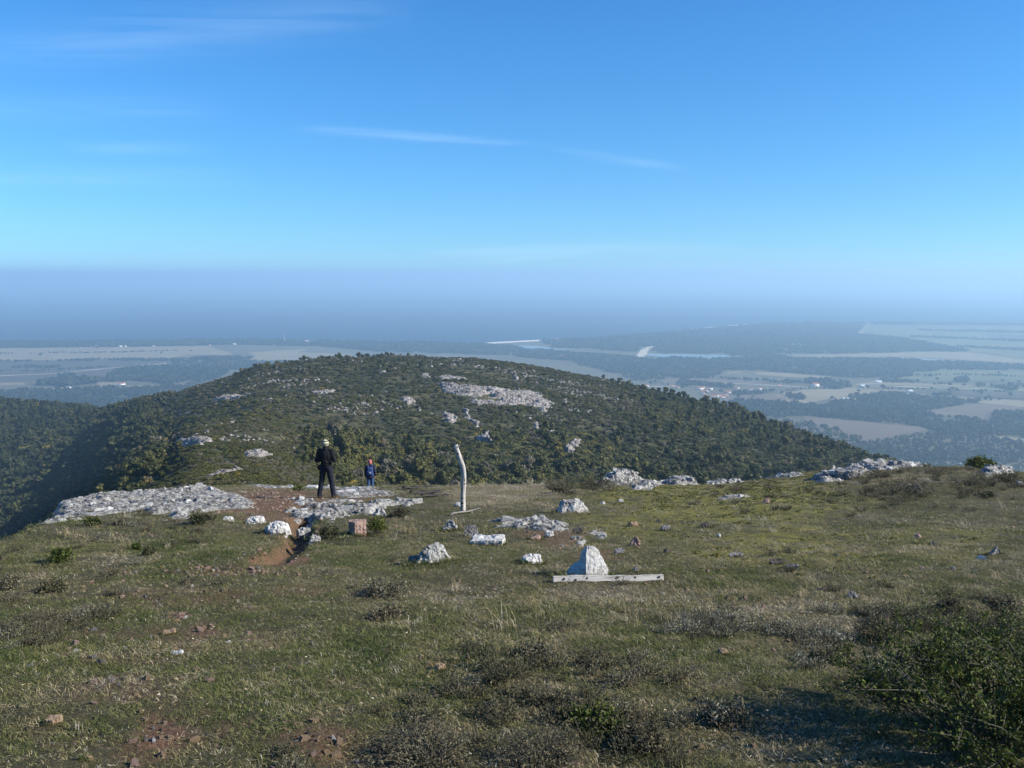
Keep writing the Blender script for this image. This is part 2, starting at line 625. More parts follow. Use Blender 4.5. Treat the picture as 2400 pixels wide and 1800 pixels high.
def leaf_mat(name, stops, attrname='tint', var=0.35, transl=0.25, rough=0.7):
    """foliage: colour by the instance's tint, varied leaf by leaf"""
    m = Mat(name)
    t = m.attr(attrname, 'INSTANCER')
    b = m.attr('leaf', 'GEOMETRY')
    f = m.math('ADD', t, m.math('MULTIPLY', m.math('SUBTRACT', b, 0.5), 0.26))
    c = m.ramp(f, stops)
    k = m.math('ADD', m.math('MULTIPLY', b, var * 2), 1 - var)
    sc = m.n('ShaderNodeVectorMath', operation='SCALE')
    m.L(c, sc.inputs[0])
    m.L(k, sc.inputs['Scale'])
    m.color(sc.outputs[0])
    m.rough(rough)
    if transl:
        tr = m.n('ShaderNodeBsdfTranslucent')
        m.L(sc.outputs[0], tr.inputs[0])
        ms = m.n('ShaderNodeMixShader')
        ms.inputs[0].default_value = transl
        m.L(m.p.outputs[0], ms.inputs[1])
        m.L(tr.outputs[0], ms.inputs[2])
        m.L(ms.outputs[0], m.out.inputs[0])
    return m.m


M_GRASS = leaf_mat('grass_blades', [(0.0, (0.036, 0.050, 0.014)), (0.22, (0.078, 0.100, 0.028)), (0.42, (0.130, 0.138, 0.044)),
                                    (0.58, (0.195, 0.170, 0.080)), (0.78, (0.31, 0.255, 0.155)), (1.0, (0.44, 0.40, 0.32))], var=0.4)
M_MOSS = leaf_mat('moss', [(0.0, (0.085, 0.082, 0.024)), (0.5, (0.150, 0.145, 0.040)), (1.0, (0.22, 0.215, 0.070))], var=0.35, transl=0)
M_HEATH = leaf_mat('heath_twigs', [(0.0, (0.035, 0.045, 0.018)), (0.35, (0.070, 0.072, 0.035)), (0.6, (0.115, 0.095, 0.060)),
                                   (0.8, (0.155, 0.150, 0.100)), (1.0, (0.24, 0.24, 0.19))], var=0.4)
M_SHRUB = leaf_mat('hill_shrub_leaves', [(0.0, (0.028, 0.035, 0.014)), (0.22, (0.052, 0.059, 0.022)), (0.42, (0.082, 0.085, 0.030)),
                                         (0.60, (0.120, 0.112, 0.030)), (0.76, (0.20, 0.155, 0.022)), (0.87, (0.105, 0.090, 0.055)),
                                         (1.0, (0.130, 0.122, 0.092))], var=0.18, transl=0.15)
M_BUSH = leaf_mat('bush_leaves', [(0.0, (0.030, 0.042, 0.010)), (0.35, (0.065, 0.085, 0.016)), (0.6, (0.105, 0.115, 0.022)), (1.0, (0.19, 0.15, 0.05))],
                  var=0.4, transl=0.2, rough=0.6)
M_FAR = leaf_mat('far_tree_leaves', [(0.0, (0.016, 0.024, 0.012)), (0.5, (0.030, 0.038, 0.018)), (0.8, (0.060, 0.050, 0.028)), (1.0, (0.085, 0.065, 0.040))],
                 var=0.3, transl=0)
M_TWIG = plain_mat('bare_twigs', (0.095, 0.088, 0.064), 0.9, 0.3, 40)
M_BARK = plain_mat('bark', (0.09, 0.07, 0.055), 0.95, 0.3, 8)


def ground_material():
    m = Mat('hilltop_turf')
    co = m.geo()
    big = m.noise(0.9, 5, 0.6, co)
    mid = m.noise(5, 6, 0.65, co)
    fine = m.noise(46, 6, 0.7, co)
    turf = m.ramp(mid, [(0.28, (0.028, 0.028, 0.012)), (0.44, (0.056, 0.054, 0.022)), (0.58, (0.088, 0.075, 0.038)), (0.74, (0.145, 0.115, 0.072))])
    turf2 = m.ramp(fine, [(0.30, (0.018, 0.016, 0.009)), (0.5, (0.065, 0.058, 0.028)), (0.70, (0.18, 0.15, 0.09))])
    c = m.mix(0.55, turf, turf2)  # turf darkened in colour, so gaps between the blades look shaded
    moss = m.ramp(fine, [(0.3, (0.050, 0.042, 0.012)), (0.48, (0.15, 0.135, 0.026)), (0.7, (0.29, 0.275, 0.065))])
    c = m.mix(m.math('MULTIPLY', m.attr('moss'), m.ramp(m.noise(3, 5, 0.65, co), [(0.36, (0,) * 3), (0.56, (1,) * 3)])), c, moss)
    dry = m.ramp(fine, [(0.3, (0.10, 0.075, 0.045)), (0.55, (0.21, 0.165, 0.105)), (0.75, (0.32, 0.27, 0.19))])
    c = m.mix(m.attr('dry'), c, dry)
    soil = m.ramp(fine, [(0.28, (0.045, 0.025, 0.015)), (0.48, (0.130, 0.072, 0.043)), (0.72, (0.28, 0.165, 0.105))])
    c = m.mix(m.attr('dirt'), c, soil)
    litter = m.ramp(m.noise(70, 4, 0.6, co), [(0.62, (0,) * 3), (0.68, (1,) * 3)])
    c = m.mix(m.math('MULTIPLY', litter, m.math('MULTIPLY', big, 0.8)), c, (0.30, 0.26, 0.20))
    m.color(c)
    m.rough(0.95)
    m.bump(m.math('ADD', m.noise(30, 8, 0.75, co), m.math('MULTIPLY', mid, 2.0)), 0.9, 0.035)
    return m.m


def hillside_material():
    m = Mat('hillside_heath')
    co = m.geo()
    f = m.noise(0.35, 7, 0.65, co)
    g = m.noise(0.04, 4, 0.6, co)
    c = m.ramp(f, [(0.30, (0.034, 0.036, 0.016)), (0.48, (0.075, 0.072, 0.030)), (0.62, (0.125, 0.108, 0.056)), (0.78, (0.19, 0.165, 0.11))])
    c2 = m.ramp(f, [(0.3, (0.024, 0.030, 0.014)), (0.7, (0.055, 0.056, 0.026))])
    c = m.mix(m.ramp(g, [(0.4, (0,) * 3), (0.6, (1,) * 3)]), c, c2)
    m.color(c)
    m.rough(0.95)
    m.bump(f, 1.0, 0.8)
    return m.m


def field_mat(name, a, b, scale=0.012):
    m = Mat(name)
    co = m.geo()
    f = m.noise(scale, 7, 0.62, co)
    st = m.noise(scale * 14, 3, 0.6, m.mapv(co, (1, 0.25, 1)))
    m.color(m.mix(0.3, m.ramp(f, [(0.32, a), (0.68, b)]), m.ramp(st, [(0.3, a), (0.7, b)])))
    m.rough(0.95)
    return m.m


M_GROUND = ground_material()
M_HILL = hillside_material()
M_PLAIN = field_mat('winter_plain', (0.085, 0.082, 0.048), (0.155, 0.135, 0.082), 0.006)
M_TAN = field_mat('dry_pasture', (0.20, 0.165, 0.095), (0.28, 0.23, 0.14))
M_GREENF = field_mat('pale_green_pasture', (0.095, 0.105, 0.045), (0.16, 0.155, 0.075), 0.008)
M_BROWN = field_mat('ploughed_field', (0.125, 0.092, 0.066), (0.175, 0.135, 0.10))
M_SCRUB = field_mat('winter_scrub', (0.065, 0.058, 0.040), (0.11, 0.092, 0.062), 0.02)
M_SAND = plain_mat('pale_sand', (0.72, 0.66, 0.54), 0.9, 0.08, 0.01)
M_TRACK = plain_mat('sandy_track', (0.52, 0.45, 0.34), 0.9, 0.1, 0.02)


def water_mat(name, c, rough=0.12, bumpsc=0.05, bd=0.4, spec=0.5):
    m = Mat(name)
    m.color(c)
    m.rough(rough)
    m.p.inputs['Specular IOR Level'].default_value = spec
    m.bump(m.noise(bumpsc, 4, 0.6, m.geo()), 0.3, bd)
    return m.m


M_SEA = water_mat('sea_water', (0.012, 0.03, 0.055), 0.55, 0.03, 1.0, 0.08)
M_LAGOON = water_mat('shallow_lagoon', (0.20, 0.25, 0.24), 0.3, 0.05, 0.1)
M_PUDDLE = water_mat('puddle_water', (0.03, 0.028, 0.02), 0.04, 3.0, 0.002)

# ------------------------------------------------------------------ masks drawn from the photograph (pixel ellipses)
DIRT = [(640, 1178, 150, 38, 1.0), (640, 1215, 95, 22, .85), (430, 1400, 170, 22, .38), (330, 1500, 210, 34, .36), (300, 1620, 190, 60, .36), (470, 1700, 160, 60, .32), (140, 1740, 130, 40, .3), (655, 1308, 70, 30, .8), (545, 1338, 130, 17, .6), (700, 1275, 40, 30, .9),
        (365, 1712, 68, 52, .95), (415, 1446, 36, 9, .7), (480, 1480, 48, 20, .7), (250, 1545, 170, 26, .45), (745, 1735, 110, 60, .6),
        (700, 1385, 70, 16, .45), (1028, 1560, 46, 20, .8), (1400, 1300, 60, 18, .6), (1280, 1252, 90, 14, .5), (820, 1165, 120, 20, .6),
        (330, 1770, 90, 40, .5), (860, 1770, 60, 40, .4), (1310, 1275, 40, 14, .7), (560, 1430, 50, 16, .4), (640, 1500, 80, 26, .35)]
MOSS = [(1700, 1180, 330, 60, 1.0), (1560, 1145, 150, 30, 1.0), (1850, 1280, 300, 60, .9), (1780, 1135, 200, 16, 1.0), (1440, 1165, 60, 18, 1.0),
        (1500, 1240, 170, 40, .7), (2200, 1270, 200, 50, .6), (1900, 1120, 90, 14, .7), (560, 1262, 90, 20, .35)]
DRY = [(1180, 1155, 170, 32, .85), (1650, 1125, 220, 16, .5), (2050, 1125, 160, 14, .5), (1250, 1130, 200, 14, .6), (1500, 1395, 240, 34, .3),
       (1900, 1430, 260, 44, .3), (620, 1150, 160, 12, .4), (900, 1240, 90, 26, .35)]


def emask(lst, px, py, x, y, seed):
    m = np.zeros(np.shape(px))
    w = 0.45 * fbm(np.asarray(x) / 0.9, np.asarray(y) / 0.9, 4, seed) + 0.5 * fbm(np.asarray(x) / 0.22, np.asarray(y) / 0.22, 3, seed + 5)
    for cx, cyy, rx, ry, s in lst:
        r = np.hypot((px - cx) / rx, (py - cyy) / ry) + w
        m = np.maximum(m, s * (1 - sstep(0.60, 1.12, r)))
    return m


def inpoly(px, py, poly):
    px, py = np.asarray(px, float), np.asarray(py, float)
    inside = np.zeros(px.shape, bool)
    n = len(poly)
    for i in range(n):
        x0, y0 = poly[i]
        x1, y1 = poly[(i + 1) % n]
        if y0 == y1:
            continue
        c = ((y0 > py) != (y1 > py)) & (px < (x1 - x0) * (py - y0) / (y1 - y0) + x0)
        inside ^= c
    return inside


# ------------------------------------------------------------------ structure: hilltop ground, hillside, plain, sea
NEAR_END = 75.0


def build_ground():
    na, nd = 560, 620
    a = np.linspace(-1.0, 1.0, na)
    q = np.exp(np.linspace(math.log(2.0), math.log(NEAR_END + 6), nd))
    A, Q = np.meshgrid(a, q, indexing='ij')
    Y = Q - 6
    X = A * Q
    Z = H(X, Y)
    px, py = project(X, np.maximum(Y, 1.5), np.where(Y < 1.5, -1.9, Z))
    dirt = emask(DIRT, px, py, X, Y, 41)
    gd = seg_dist(X, Y, GULLY)
    dirt = np.maximum(dirt, 0.7 * (1 - sstep(0.15, 0.42, gd + 0.15 * fbm(X / 0.4, Y / 0.4, 3, 44))))
    moss = emask(MOSS, px, py, X, Y, 42)
    dry = emask(DRY, px, py, X, Y, 43)
    me = mk_mesh('ground', np.stack([X, Y, Z], -1).reshape(-1, 3), grid_faces(na, nd)[:, ::-1], [M_GROUND], True,
                 attrs={'dirt': dirt.ravel(), 'moss': moss.ravel(), 'dry': dry.ravel()})
    tag(link('ground', me), 'grassy stony hilltop ground sloping away', None, None, 'structure')


def build_hillside():
    na, nd = 460, 330
    a = np.linspace(-1.5, 1.5, na)
    d = np.exp(np.linspace(math.log(NEAR_END), math.log(2300), nd))
    A, Dd = np.meshgrid(a, d, indexing='ij')
    X, Y = A * (Dd + 6), Dd
    Z = H(X, Y)
    me = mk_mesh('hill_terrain', np.stack([X, Y, Z], -1).reshape(-1, 3), grid_faces(na, nd)[:, ::-1], [M_HILL], True)
    tag(link('hill', me), 'scrub covered hill and valley slopes below the hilltop', None, None, 'structure')


build_ground()
build_hillside()

COAST = [(-1500, 812), (-600, 808), (-150, 804), (0, 802.5), (200, 800.5), (400, 799), (600, 797), (760, 799), (900, 801.5), (1100, 804),
         (1135, 803.5), (1200, 799.5), (1265, 796.3), (1290, 793.5), (1400, 791), (1484, 784), (1600, 773), (1680, 765), (1750, 759.5),
         (1900, 755), (2100, 753.5), (2400, 757), (3000, 764), (4200, 775)]


def sheet(name, pts, z, mat, kind='structure', label=None, jitter=0.0, seed=0):
    """flat polygon on the plain with softened, uneven edges"""
    P = []
    rr = random.Random(seed)
    n = len(pts)
    for i in range(n):
        (x0, y0), (x1, y1) = pts[i], pts[(i + 1) % n]
        L = math.hypot(x1 - x0, y1 - y0)
        k = max(1, min(14, int(L / 35))) if jitter else 1
        for j in range(k):
            t = j / k
            w = jitter * L / max(k, 1) if j else 0
            P.append(Vector((x0 + (x1 - x0) * t + rr.uniform(-w, w), y0 + (y1 - y0) * t + rr.uniform(-w, w), z)))
    tris = geometry.tessellate_polygon([P])
    Fc = []
    for t in tris:
        a, b, c = (P[i] for i in t)
        Fc.append(t if (b - a).cross(c - a).z > 0 else t[::-1])
    me = mk_mesh(name, [tuple(p) for p in P], Fc, [mat])
    return tag(link(name, me), label, None, None, kind)


plain_poly = [plain_pt(*p) for p in COAST] + [(14000, 3000), (9000, -4000), (-9000, -4000), (-9000, 2600)]
sheet('plain', plain_poly, PLAIN_Z, M_PLAIN, label='wide winter coastal plain below the hills')
ang = np.linspace(0, 2 * math.pi, 97)[:-1]
rings = np.array([1500, 4000, 8000, 16000, 27000.0])
V = np.concatenate([[[0, 0, SEA_Z]], np.stack([np.outer(rings, np.cos(ang)), np.outer(rings, np.sin(ang)), np.full((5, 96), SEA_Z)], -1).reshape(-1, 3)])
Fs = [(0, 1 + i, 1 + (i + 1) % 96) for i in range(96)]
for r in range(4):
    for i in range(96):
        b = 1 + r * 96
        Fs.append((b + i, b + 96 + i, b + 96 + (i + 1) % 96, b + (i + 1) % 96))
tag(link('sea', mk_mesh('sea', V, Fs, [M_SEA])), 'hazy blue sea beyond the coast', None, None, 'structure')

# fields, sand and water on the plain, traced in photo pixels
SHEETS = [
    ('field', M_TAN, 'long pale tan field before the coastal wood on the left', [(-300, 819), (0, 817), (200, 815), (430, 812), (487, 812), (545, 829), (542, 833), (440, 832),
     (390, 841), (250, 840), (120, 846), (0, 846), (-300, 850)]),
    ('scrubland', M_SCRUB, 'grey brown scrub plain on the left', [(-300, 850), (0, 846), (250, 842), (430, 846), (640, 836), (560, 866), (280, 872), (240, 893), (0, 896), (-300, 902)]),
    ('field', M_TAN, 'thin tan field strip behind the hill on the left', [(92, 909), (290, 905), (420, 901), (470, 897), (475, 902), (300, 911), (110, 914)]),
    ('field', M_TAN, 'small tan field beside the white house', [(225, 896), (290, 897), (300, 904), (232, 905)]),
    ('field', M_TAN, 'small tan field at the left edge', [(-80, 898), (55, 897), (60, 903), (-80, 906)]),
    ('marsh', M_TAN, 'pale marsh strip behind the hilltop trees', [(580, 827), (650, 822), (720, 818), (700, 826), (830, 830), (800, 838), (760, 843), (590, 846), (555, 843), (600, 837)]),
    ('beach', M_SAND, 'bright white sand spit at the river mouth', [(1120, 806), (1135, 803.6), (1200, 799.8), (1265, 796.6), (1262, 800), (1200, 803), (1150, 806)]),
    ('beach', M_SAND, 'short white beach right of the river mouth', [(1290, 793.8), (1335, 793.2), (1335, 796), (1295, 796)]),
    ('beach', M_SAND, 'long thin beach running along the far coast', [(1400, 791.3), (1484, 784.3), (1600, 773.3), (1680, 765.3), (1750, 759.8), (1752, 761), (1680, 766.9), (1600, 775.2), (1484, 786.4), (1400, 793)]),
    ('lagoon', M_LAGOON, 'pale green lagoon behind the beach', [(1205, 810), (1260, 811), (1300, 817), (1350, 819), (1300, 822), (1240, 821)]),
    ('lagoon', M_LAGOON, 'long pale lagoon across the plain', [(1510, 829), (1560, 830), (1700, 832), (1714, 837), (1620, 841), (1560, 838), (1515, 833)]),
    ('river', M_LAGOON, 'bright river bend on the right', [(2088, 838), (2122, 839), (2122, 842), (2095, 841)]),
    ('river', M_LAGOON, 'bright river reach on the right', [(2148, 840), (2215, 844), (2215, 848), (2180, 846)]),
    ('river', M_LAGOON, 'thin bright river reach towards the right edge', [(2222, 845), (2268, 847), (2268, 850), (2224, 848)]),
    ('river', M_LAGOON, 'short bright river reach at the right edge', [(2362, 854), (2440, 856), (2440, 859), (2364, 857)]),
    ('sand_pit', M_SAND, 'pale sand pit in the far wood', [(1757, 788), (1800, 791), (1806, 794), (1760, 791)]),
    ('sand_pit', M_SAND, 'long pale sand clearing on the right plain', [(1820, 805), (1860, 807), (1920, 804.5), (1922, 808), (1860, 810), (1826, 808)]),
    ('sand_pit', M_SAND, 'pinkish sand patch beside the long clearing', [(1905, 814), (1935, 811), (1965, 814), (1940, 817), (1915, 817)]),
    ('track', M_TRACK, 'broad sandy track leading to the lagoon', [(1490, 838), (1500, 822), (1525, 811), (1552, 803), (1550, 807), (1522, 818), (1512, 836)]),
    ('track', M_TRACK, 'pale track climbing to the coastal village', [(862, 822), (884, 808), (894, 800.5), (898, 801), (888, 810), (868, 822)]),
    ('firebreak', M_TAN, 'pale firebreak cut through the far wood', [(2008, 783), (2034, 761), (2042, 761), (2020, 783)]),
    ('field', M_GREENF, 'wide pale green pasture on the far right', [(2036, 766), (2560, 772), (3200, 790), (3200, 862), (2560, 850), (2400, 842), (2272, 823), (2110, 791), (2024, 781)]),
    ('field', M_TAN, 'flat tan field before the right river', [(1850, 833), (1990, 830), (2200, 825), (2272, 826), (2400, 844), (2700, 856), (2700, 868), (2400, 852), (2260, 845), (2100, 837), (1990, 838), (1870, 839)]),
    ('field', M_GREENF, 'big green pasture with scattered trees on the right', [(2130, 874), (2220, 868), (2400, 870), (2800, 878), (2800, 925), (2400, 921), (2290, 915), (2180, 915), (2060, 905), (2075, 889)]),
    ('field', M_TAN, 'short tan field strip behind the village', [(1705, 873), (1738, 870), (1740, 876), (1700, 878)]),
    ('field', M_TAN, 'long tan field strip behind the village', [(1770, 872), (1860, 877), (1950, 884), (1940, 889), (1850, 885), (1770, 880)]),
    ('field', M_TAN, 'curved tan field between village and plantation', [(1810, 928), (1880, 915), (2000, 910), (2140, 918), (2180, 921), (2170, 926), (2070, 921), (2010, 928), (1995, 936), (1930, 939), (1880, 949), (1850, 946), (1830, 937)]),
    ('field', M_BROWN, 'small brown field below the village', [(1690, 929), (1800, 925), (1850, 938), (1790, 942), (1690, 942)]),
    ('field', M_BROWN, 'brown ploughed field behind the hill slope', [(1880, 976), (2050, 992), (2174, 1003), (2170, 1012), (2090, 1027), (1960, 1045), (1880, 1010)]),
    ('field', M_BROWN, 'grey brown field notched into the plantation', [(2165, 967), (2250, 952), (2300, 947), (2400, 952), (2400, 962), (2335, 973), (2327, 990), (2300, 988), (2200, 974)]),
    ('field', M_TAN, 'tan field beyond the plantation on the right', [(2335, 937), (2420, 943), (2600, 950), (2600, 966), (2400, 956), (2300, 946), (2200, 931), (2205, 928)]),
    ('field', M_TAN, 'thin tan strip in the lower right valley', [(2322, 1024), (2420, 1032), (2420, 1037), (2330, 1030)]),
    ('field', M_BROWN, 'brown field above the village', [(1545, 893), (1600, 886), (1720, 892), (1800, 898), (1760, 903), (1600, 900), (1560, 903)]),
    ('field', M_TAN, 'tan field between the pasture trees', [(1985, 905), (2060, 893), (2150, 900), (2290, 905), (2290, 909), (2150, 906), (2060, 903)]),
    ('road', M_TRACK, 'thin pale road crossing the right plain', [(1500, 909), (1720, 900), (1900, 909), (2060, 906), (2400, 915), (2500, 919), (2500, 919.9), (2400, 915.9), (2060, 906.9), (1900, 909.9), (1720, 900.9), (1500, 909.9)]),
    ('road', M_TRACK, 'thin pale road behind the left hill shoulder', [(-100, 886), (120, 877), (330, 857), (480, 846), (480, 846.8), (330, 858), (120, 878), (-100, 887)]),
    ('field', M_SCRUB, 'dark scrub strip in the big right pasture', [(2140, 895), (2300, 892), (2420, 897), (2420, 901), (2300, 898), (2140, 899)]),
    ('field', M_SCRUB, 'grey scrub field below the right pasture', [(2110, 921), (2200, 917), (2330, 922), (2440, 930), (2440, 938), (2330, 934), (2230, 927)]),
    ('field', M_SCRUB, 'dark patch on the far right pasture', [(2300, 782), (2480, 788), (2560, 796), (2420, 797), (2320, 790)]),
    ('field', M_TAN, 'narrow tan clearing behind the hilltop', [(1222, 834), (1290, 835), (1270, 839), (1225, 838)]),
]
for k, (nm, mt, lb, pp) in enumerate(SHEETS):
    sheet(nm, [plain_pt(*p) for p in pp], PLAIN_Z + 0.35 + 0.045 * k, mt, label=lb, jitter=0.13, seed=k)

# ------------------------------------------------------------------ foliage prototypes (meshes shared by many copies)
def quads_mesh(name, C, U, W, leafval, mats, extra=None):
    """leaf quads: centre C, half axes U and W"""
    n = len(C)
    V = np.stack([C - U - W, C + U - W, C + U + W, C - U + W], 1).reshape(-1, 3)
    Fq = np.arange(n * 4).reshape(n, 4)
    lv = np.repeat(leafval, 4)
    midx = np.zeros(n, int)
    if extra is not None:
        V2, F2 = extra
        Fq = np.concatenate([Fq, F2 + len(V)])
        V = np.concatenate([V, V2])
        lv = np.concatenate([lv, np.full(len(V2), 0.5)])
        midx = np.concatenate([midx, np.ones(len(F2), int)])
    return mk_mesh(name, V, Fq, mats, False, midx, {'leaf': lv})


def tube(pts, rads, sides=5):
    """tapered tube of quads along points"""
    pts = np.asarray(pts, float)
    V = []
    n = len(pts)
    ref = np.array([0.31, 0.92, 0.2])
    for i in range(n):
        t = pts[min(i + 1, n - 1)] - pts[max(i - 1, 0)]
        t = t / (np.linalg.norm(t) + 1e-9)
        u = np.cross(t, ref)
        u /= np.linalg.norm(u) + 1e-9
        w = np.cross(t, u)
        for k in range(sides):
            an = 2 * math.pi * k / sides
            V.append(pts[i] + rads[i] * (math.cos(an) * u + math.sin(an) * w))
    Fq = []
    for i in range(n - 1):
        for k in range(sides):
            a, b = i * sides + k, i * sides + (k + 1) % sides
            Fq.append((a, b, b + sides, a + sides))
    return np.array(V), np.array(Fq)


def join_q(parts):
    Vs, Fs_, off = [], [], 0
    for v, f in parts:
        Vs.append(v)
        Fs_.append(f + off)
        off += len(v)
    return np.concatenate(Vs), np.concatenate(Fs_)


def rdir(rs, n):
    v = rs.normal(size=(n, 3))
    return v / np.linalg.norm(v, axis=1, keepdims=True)


def shrub_proto(name, seed, n=190, lobes=7, squash=0.75, leaf=0.11, mats=None, stem=True):
    """unit shrub (about 1 wide radius 0.5, height ~ 0.8): lumps of leaf sprays on short stems"""
    rs = np.random.default_rng(seed)
    th = rs.uniform(0, 2 * math.pi, lobes)
    rr = 0.36 * np.sqrt(rs.uniform(0, 1, lobes))
    lc = np.stack([rr * np.cos(th), rr * np.sin(th), (0.28 + 0.32 * rs.uniform(0, 1, lobes)) * squash * (1.15 - rr)], -1)
    lr = rs.uniform(0.17, 0.30, lobes)
    k = rs.integers(0, lobes, n)
    d = rdir(rs, n)
    d[:, 2] = np.where(d[:, 2] < -0.35, -d[:, 2], d[:, 2])
    rad_ = lr[k] * (0.62 + 0.5 * rs.uniform(0, 1, n))
    C = lc[k] + d * rad_[:, None] * np.array([1, 1, 0.9])
    C[:, 2] = np.maximum(C[:, 2], 0.03)
    nrm = d + 0.7 * rdir(rs, n)
    nrm /= np.linalg.norm(nrm, axis=1, keepdims=True)
    u = np.cross(nrm, rdir(rs, n))
    u /= np.linalg.norm(u, axis=1, keepdims=True)
    w = np.cross(nrm, u)
    s = leaf * rs.uniform(0.5, 1.25, n)
    ex = None
    if stem:
        ts = []
        for i in range(min(lobes, 5)):
            p1 = lc[i]
            ts.append(tube([(0.1 * p1[0], 0.1 * p1[1], -0.08), (0.5 * p1[0], 0.5 * p1[1], 0.45 * p1[2]), tuple(p1)], [0.03, 0.022, 0.008], 3))
        ex = join_q(ts)
    return quads_mesh(name, C, u * s[:, None], w * (s * rs.uniform(0.5, 1.0, n))[:, None], rs.uniform(0, 1, n), mats, ex)


def tree_crown(name, seed, n=260, mats=None, tall=1.0, leaf=0.10):
    """unit crown: height 1, lumpy and open"""
    rs = np.random.default_rng(seed)
    lobes = 9
    th = rs.uniform(0, 2 * math.pi, lobes)
    hz = rs.uniform(0.38, 0.88, lobes)
    rr = 0.30 * (1.1 - np.abs(hz - 0.55)) * np.sqrt(rs.uniform(0.1, 1, lobes))
    lc = np.stack([rr * np.cos(th), rr * np.sin(th), hz], -1)
    lr = rs.uniform(0.13, 0.22, lobes) * (1.25 - 0.5 * hz)
    k = rs.integers(0, lobes, n)
    d = rdir(rs, n)
    C = lc[k] + d * (lr[k] * (0.6 + 0.5 * rs.uniform(0, 1, n)))[:, None] * np.array([1, 1, 0.85 * tall])
    nrm = d + 0.6 * rdir(rs, n)
    nrm /= np.linalg.norm(nrm, axis=1, keepdims=True)
    u = np.cross(nrm, rdir(rs, n))
    u /= np.linalg.norm(u, axis=1, keepdims=True)
    w = np.cross(nrm, u)
    s = leaf * rs.uniform(0.5, 1.2, n)
    return quads_mesh(name, C, u * s[:, None], w * (0.8 * s)[:, None], rs.uniform(0, 1, n), mats), lc


def trunk_mesh(name, lc, mat):
    ts = [tube([(0, 0, -0.06), (0.01, 0.005, 0.2), (0.0, 0.01, 0.5)], [0.035, 0.026, 0.014], 6)]
    for p in lc[:6]:
        ts.append(tube([(0, 0, 0.22 + 0.25 * (p[2] - 0.3)), (0.55 * p[0], 0.55 * p[1], 0.2 + 0.6 * (p[2] - 0.15)), tuple(p)], [0.016, 0.011, 0.004], 4))
    v, f = join_q(ts)
    return mk_mesh(name, v, f, [mat])


def far_tree_proto(name, seed, mats):
    """small crown for woods kilometres away: a ragged cluster of leaf masses with a trunk"""
    rs = np.random.default_rng(seed)
    n = 34
    d = rdir(rs, n)
    C = d * np.array([0.30, 0.30, 0.36]) * rs.uniform(0.5, 1.1, (n, 1)) + np.array([0, 0, 0.60])
    nrm = d + 0.4 * rdir(rs, n)
    nrm /= np.linalg.norm(nrm, axis=1, keepdims=True)
    u = np.cross(nrm, rdir(rs, n))
    u /= np.linalg.norm(u, axis=1, keepdims=True)
    w = np.cross(nrm, u)
    s = 0.20 * rs.uniform(0.6, 1.2, n)
    return quads_mesh(name, C, u * s[:, None], w * s[:, None], rs.uniform(0, 1, n), mats, tube([(0, 0, -0.1), (0, 0, 0.5)], [0.03, 0.02], 4))


def blades_proto(name, seed, n, hgt, spread, width, lean, mats, curl=0.5):
    rs = np.random.default_rng(seed)
    V, Fq, lv = [], [], []
    for i in range(n):
        r = spread * math.sqrt(rs.uniform())
        th = rs.uniform(0, 2 * math.pi)
        b = np.array([r * math.cos(th), r * math.sin(th), -0.015])
        la = rs.uniform(0, 2 * math.pi)
        dirv = np.array([math.cos(la), math.sin(la), 0])
        ln = lean * rs.uniform(0.3, 1.3)
        h = hgt * rs.uniform(0.45, 1.2)
        side = np.array([-dirv[1], dirv[0], 0]) * width * rs.uniform(0.6, 1.3)
        m = b + dirv * ln * h * 0.35 + np.array([0, 0, h * 0.6])
        t = b + dirv * ln * h * (0.9 + curl * rs.uniform(0, 0.6)) + np.array([0, 0, h * rs.uniform(0.75, 1.0)])
        o = len(V)
        V += [b - side, b + side, m + side * 0.8, m - side * 0.8, t + side * 0.15, t - side * 0.15]
        Fq += [(o, o + 1, o + 2, o + 3), (o + 3, o + 2, o + 4, o + 5)]
        lv += [rs.uniform()] * 6
    return mk_mesh(name, np.array(V), np.array(Fq), mats, False, attrs={'leaf': lv})


def litter_proto(name, seed, mats):
    rs = np.random.default_rng(seed)
    n = 26
    C = np.stack([rs.normal(0, .07, n), rs.normal(0, .07, n), rs.uniform(.002, .022, n)], -1)
    th = rs.uniform(0, 2 * math.pi, n)
    d = np.stack([np.cos(th), np.sin(th), rs.normal(0, .22, n)], -1)
    up = np.stack([rs.normal(0, .5, n), rs.normal(0, .5, n), np.ones(n)], -1)
    w = np.cross(d, up)
    w /= np.linalg.norm(w, axis=1, keepdims=True)
    ln = rs.uniform(.006, .024, n)
    wd = np.where(rs.uniform(0, 1, n) < .15, rs.uniform(.0022, .0036, n), rs.uniform(.0007, .0015, n))
    ln = np.where(wd > .002, wd * 2.6, ln)
    return quads_mesh(name, C, d * ln[:, None], w * wd[:, None], rs.uniform(0, 1, n), mats)


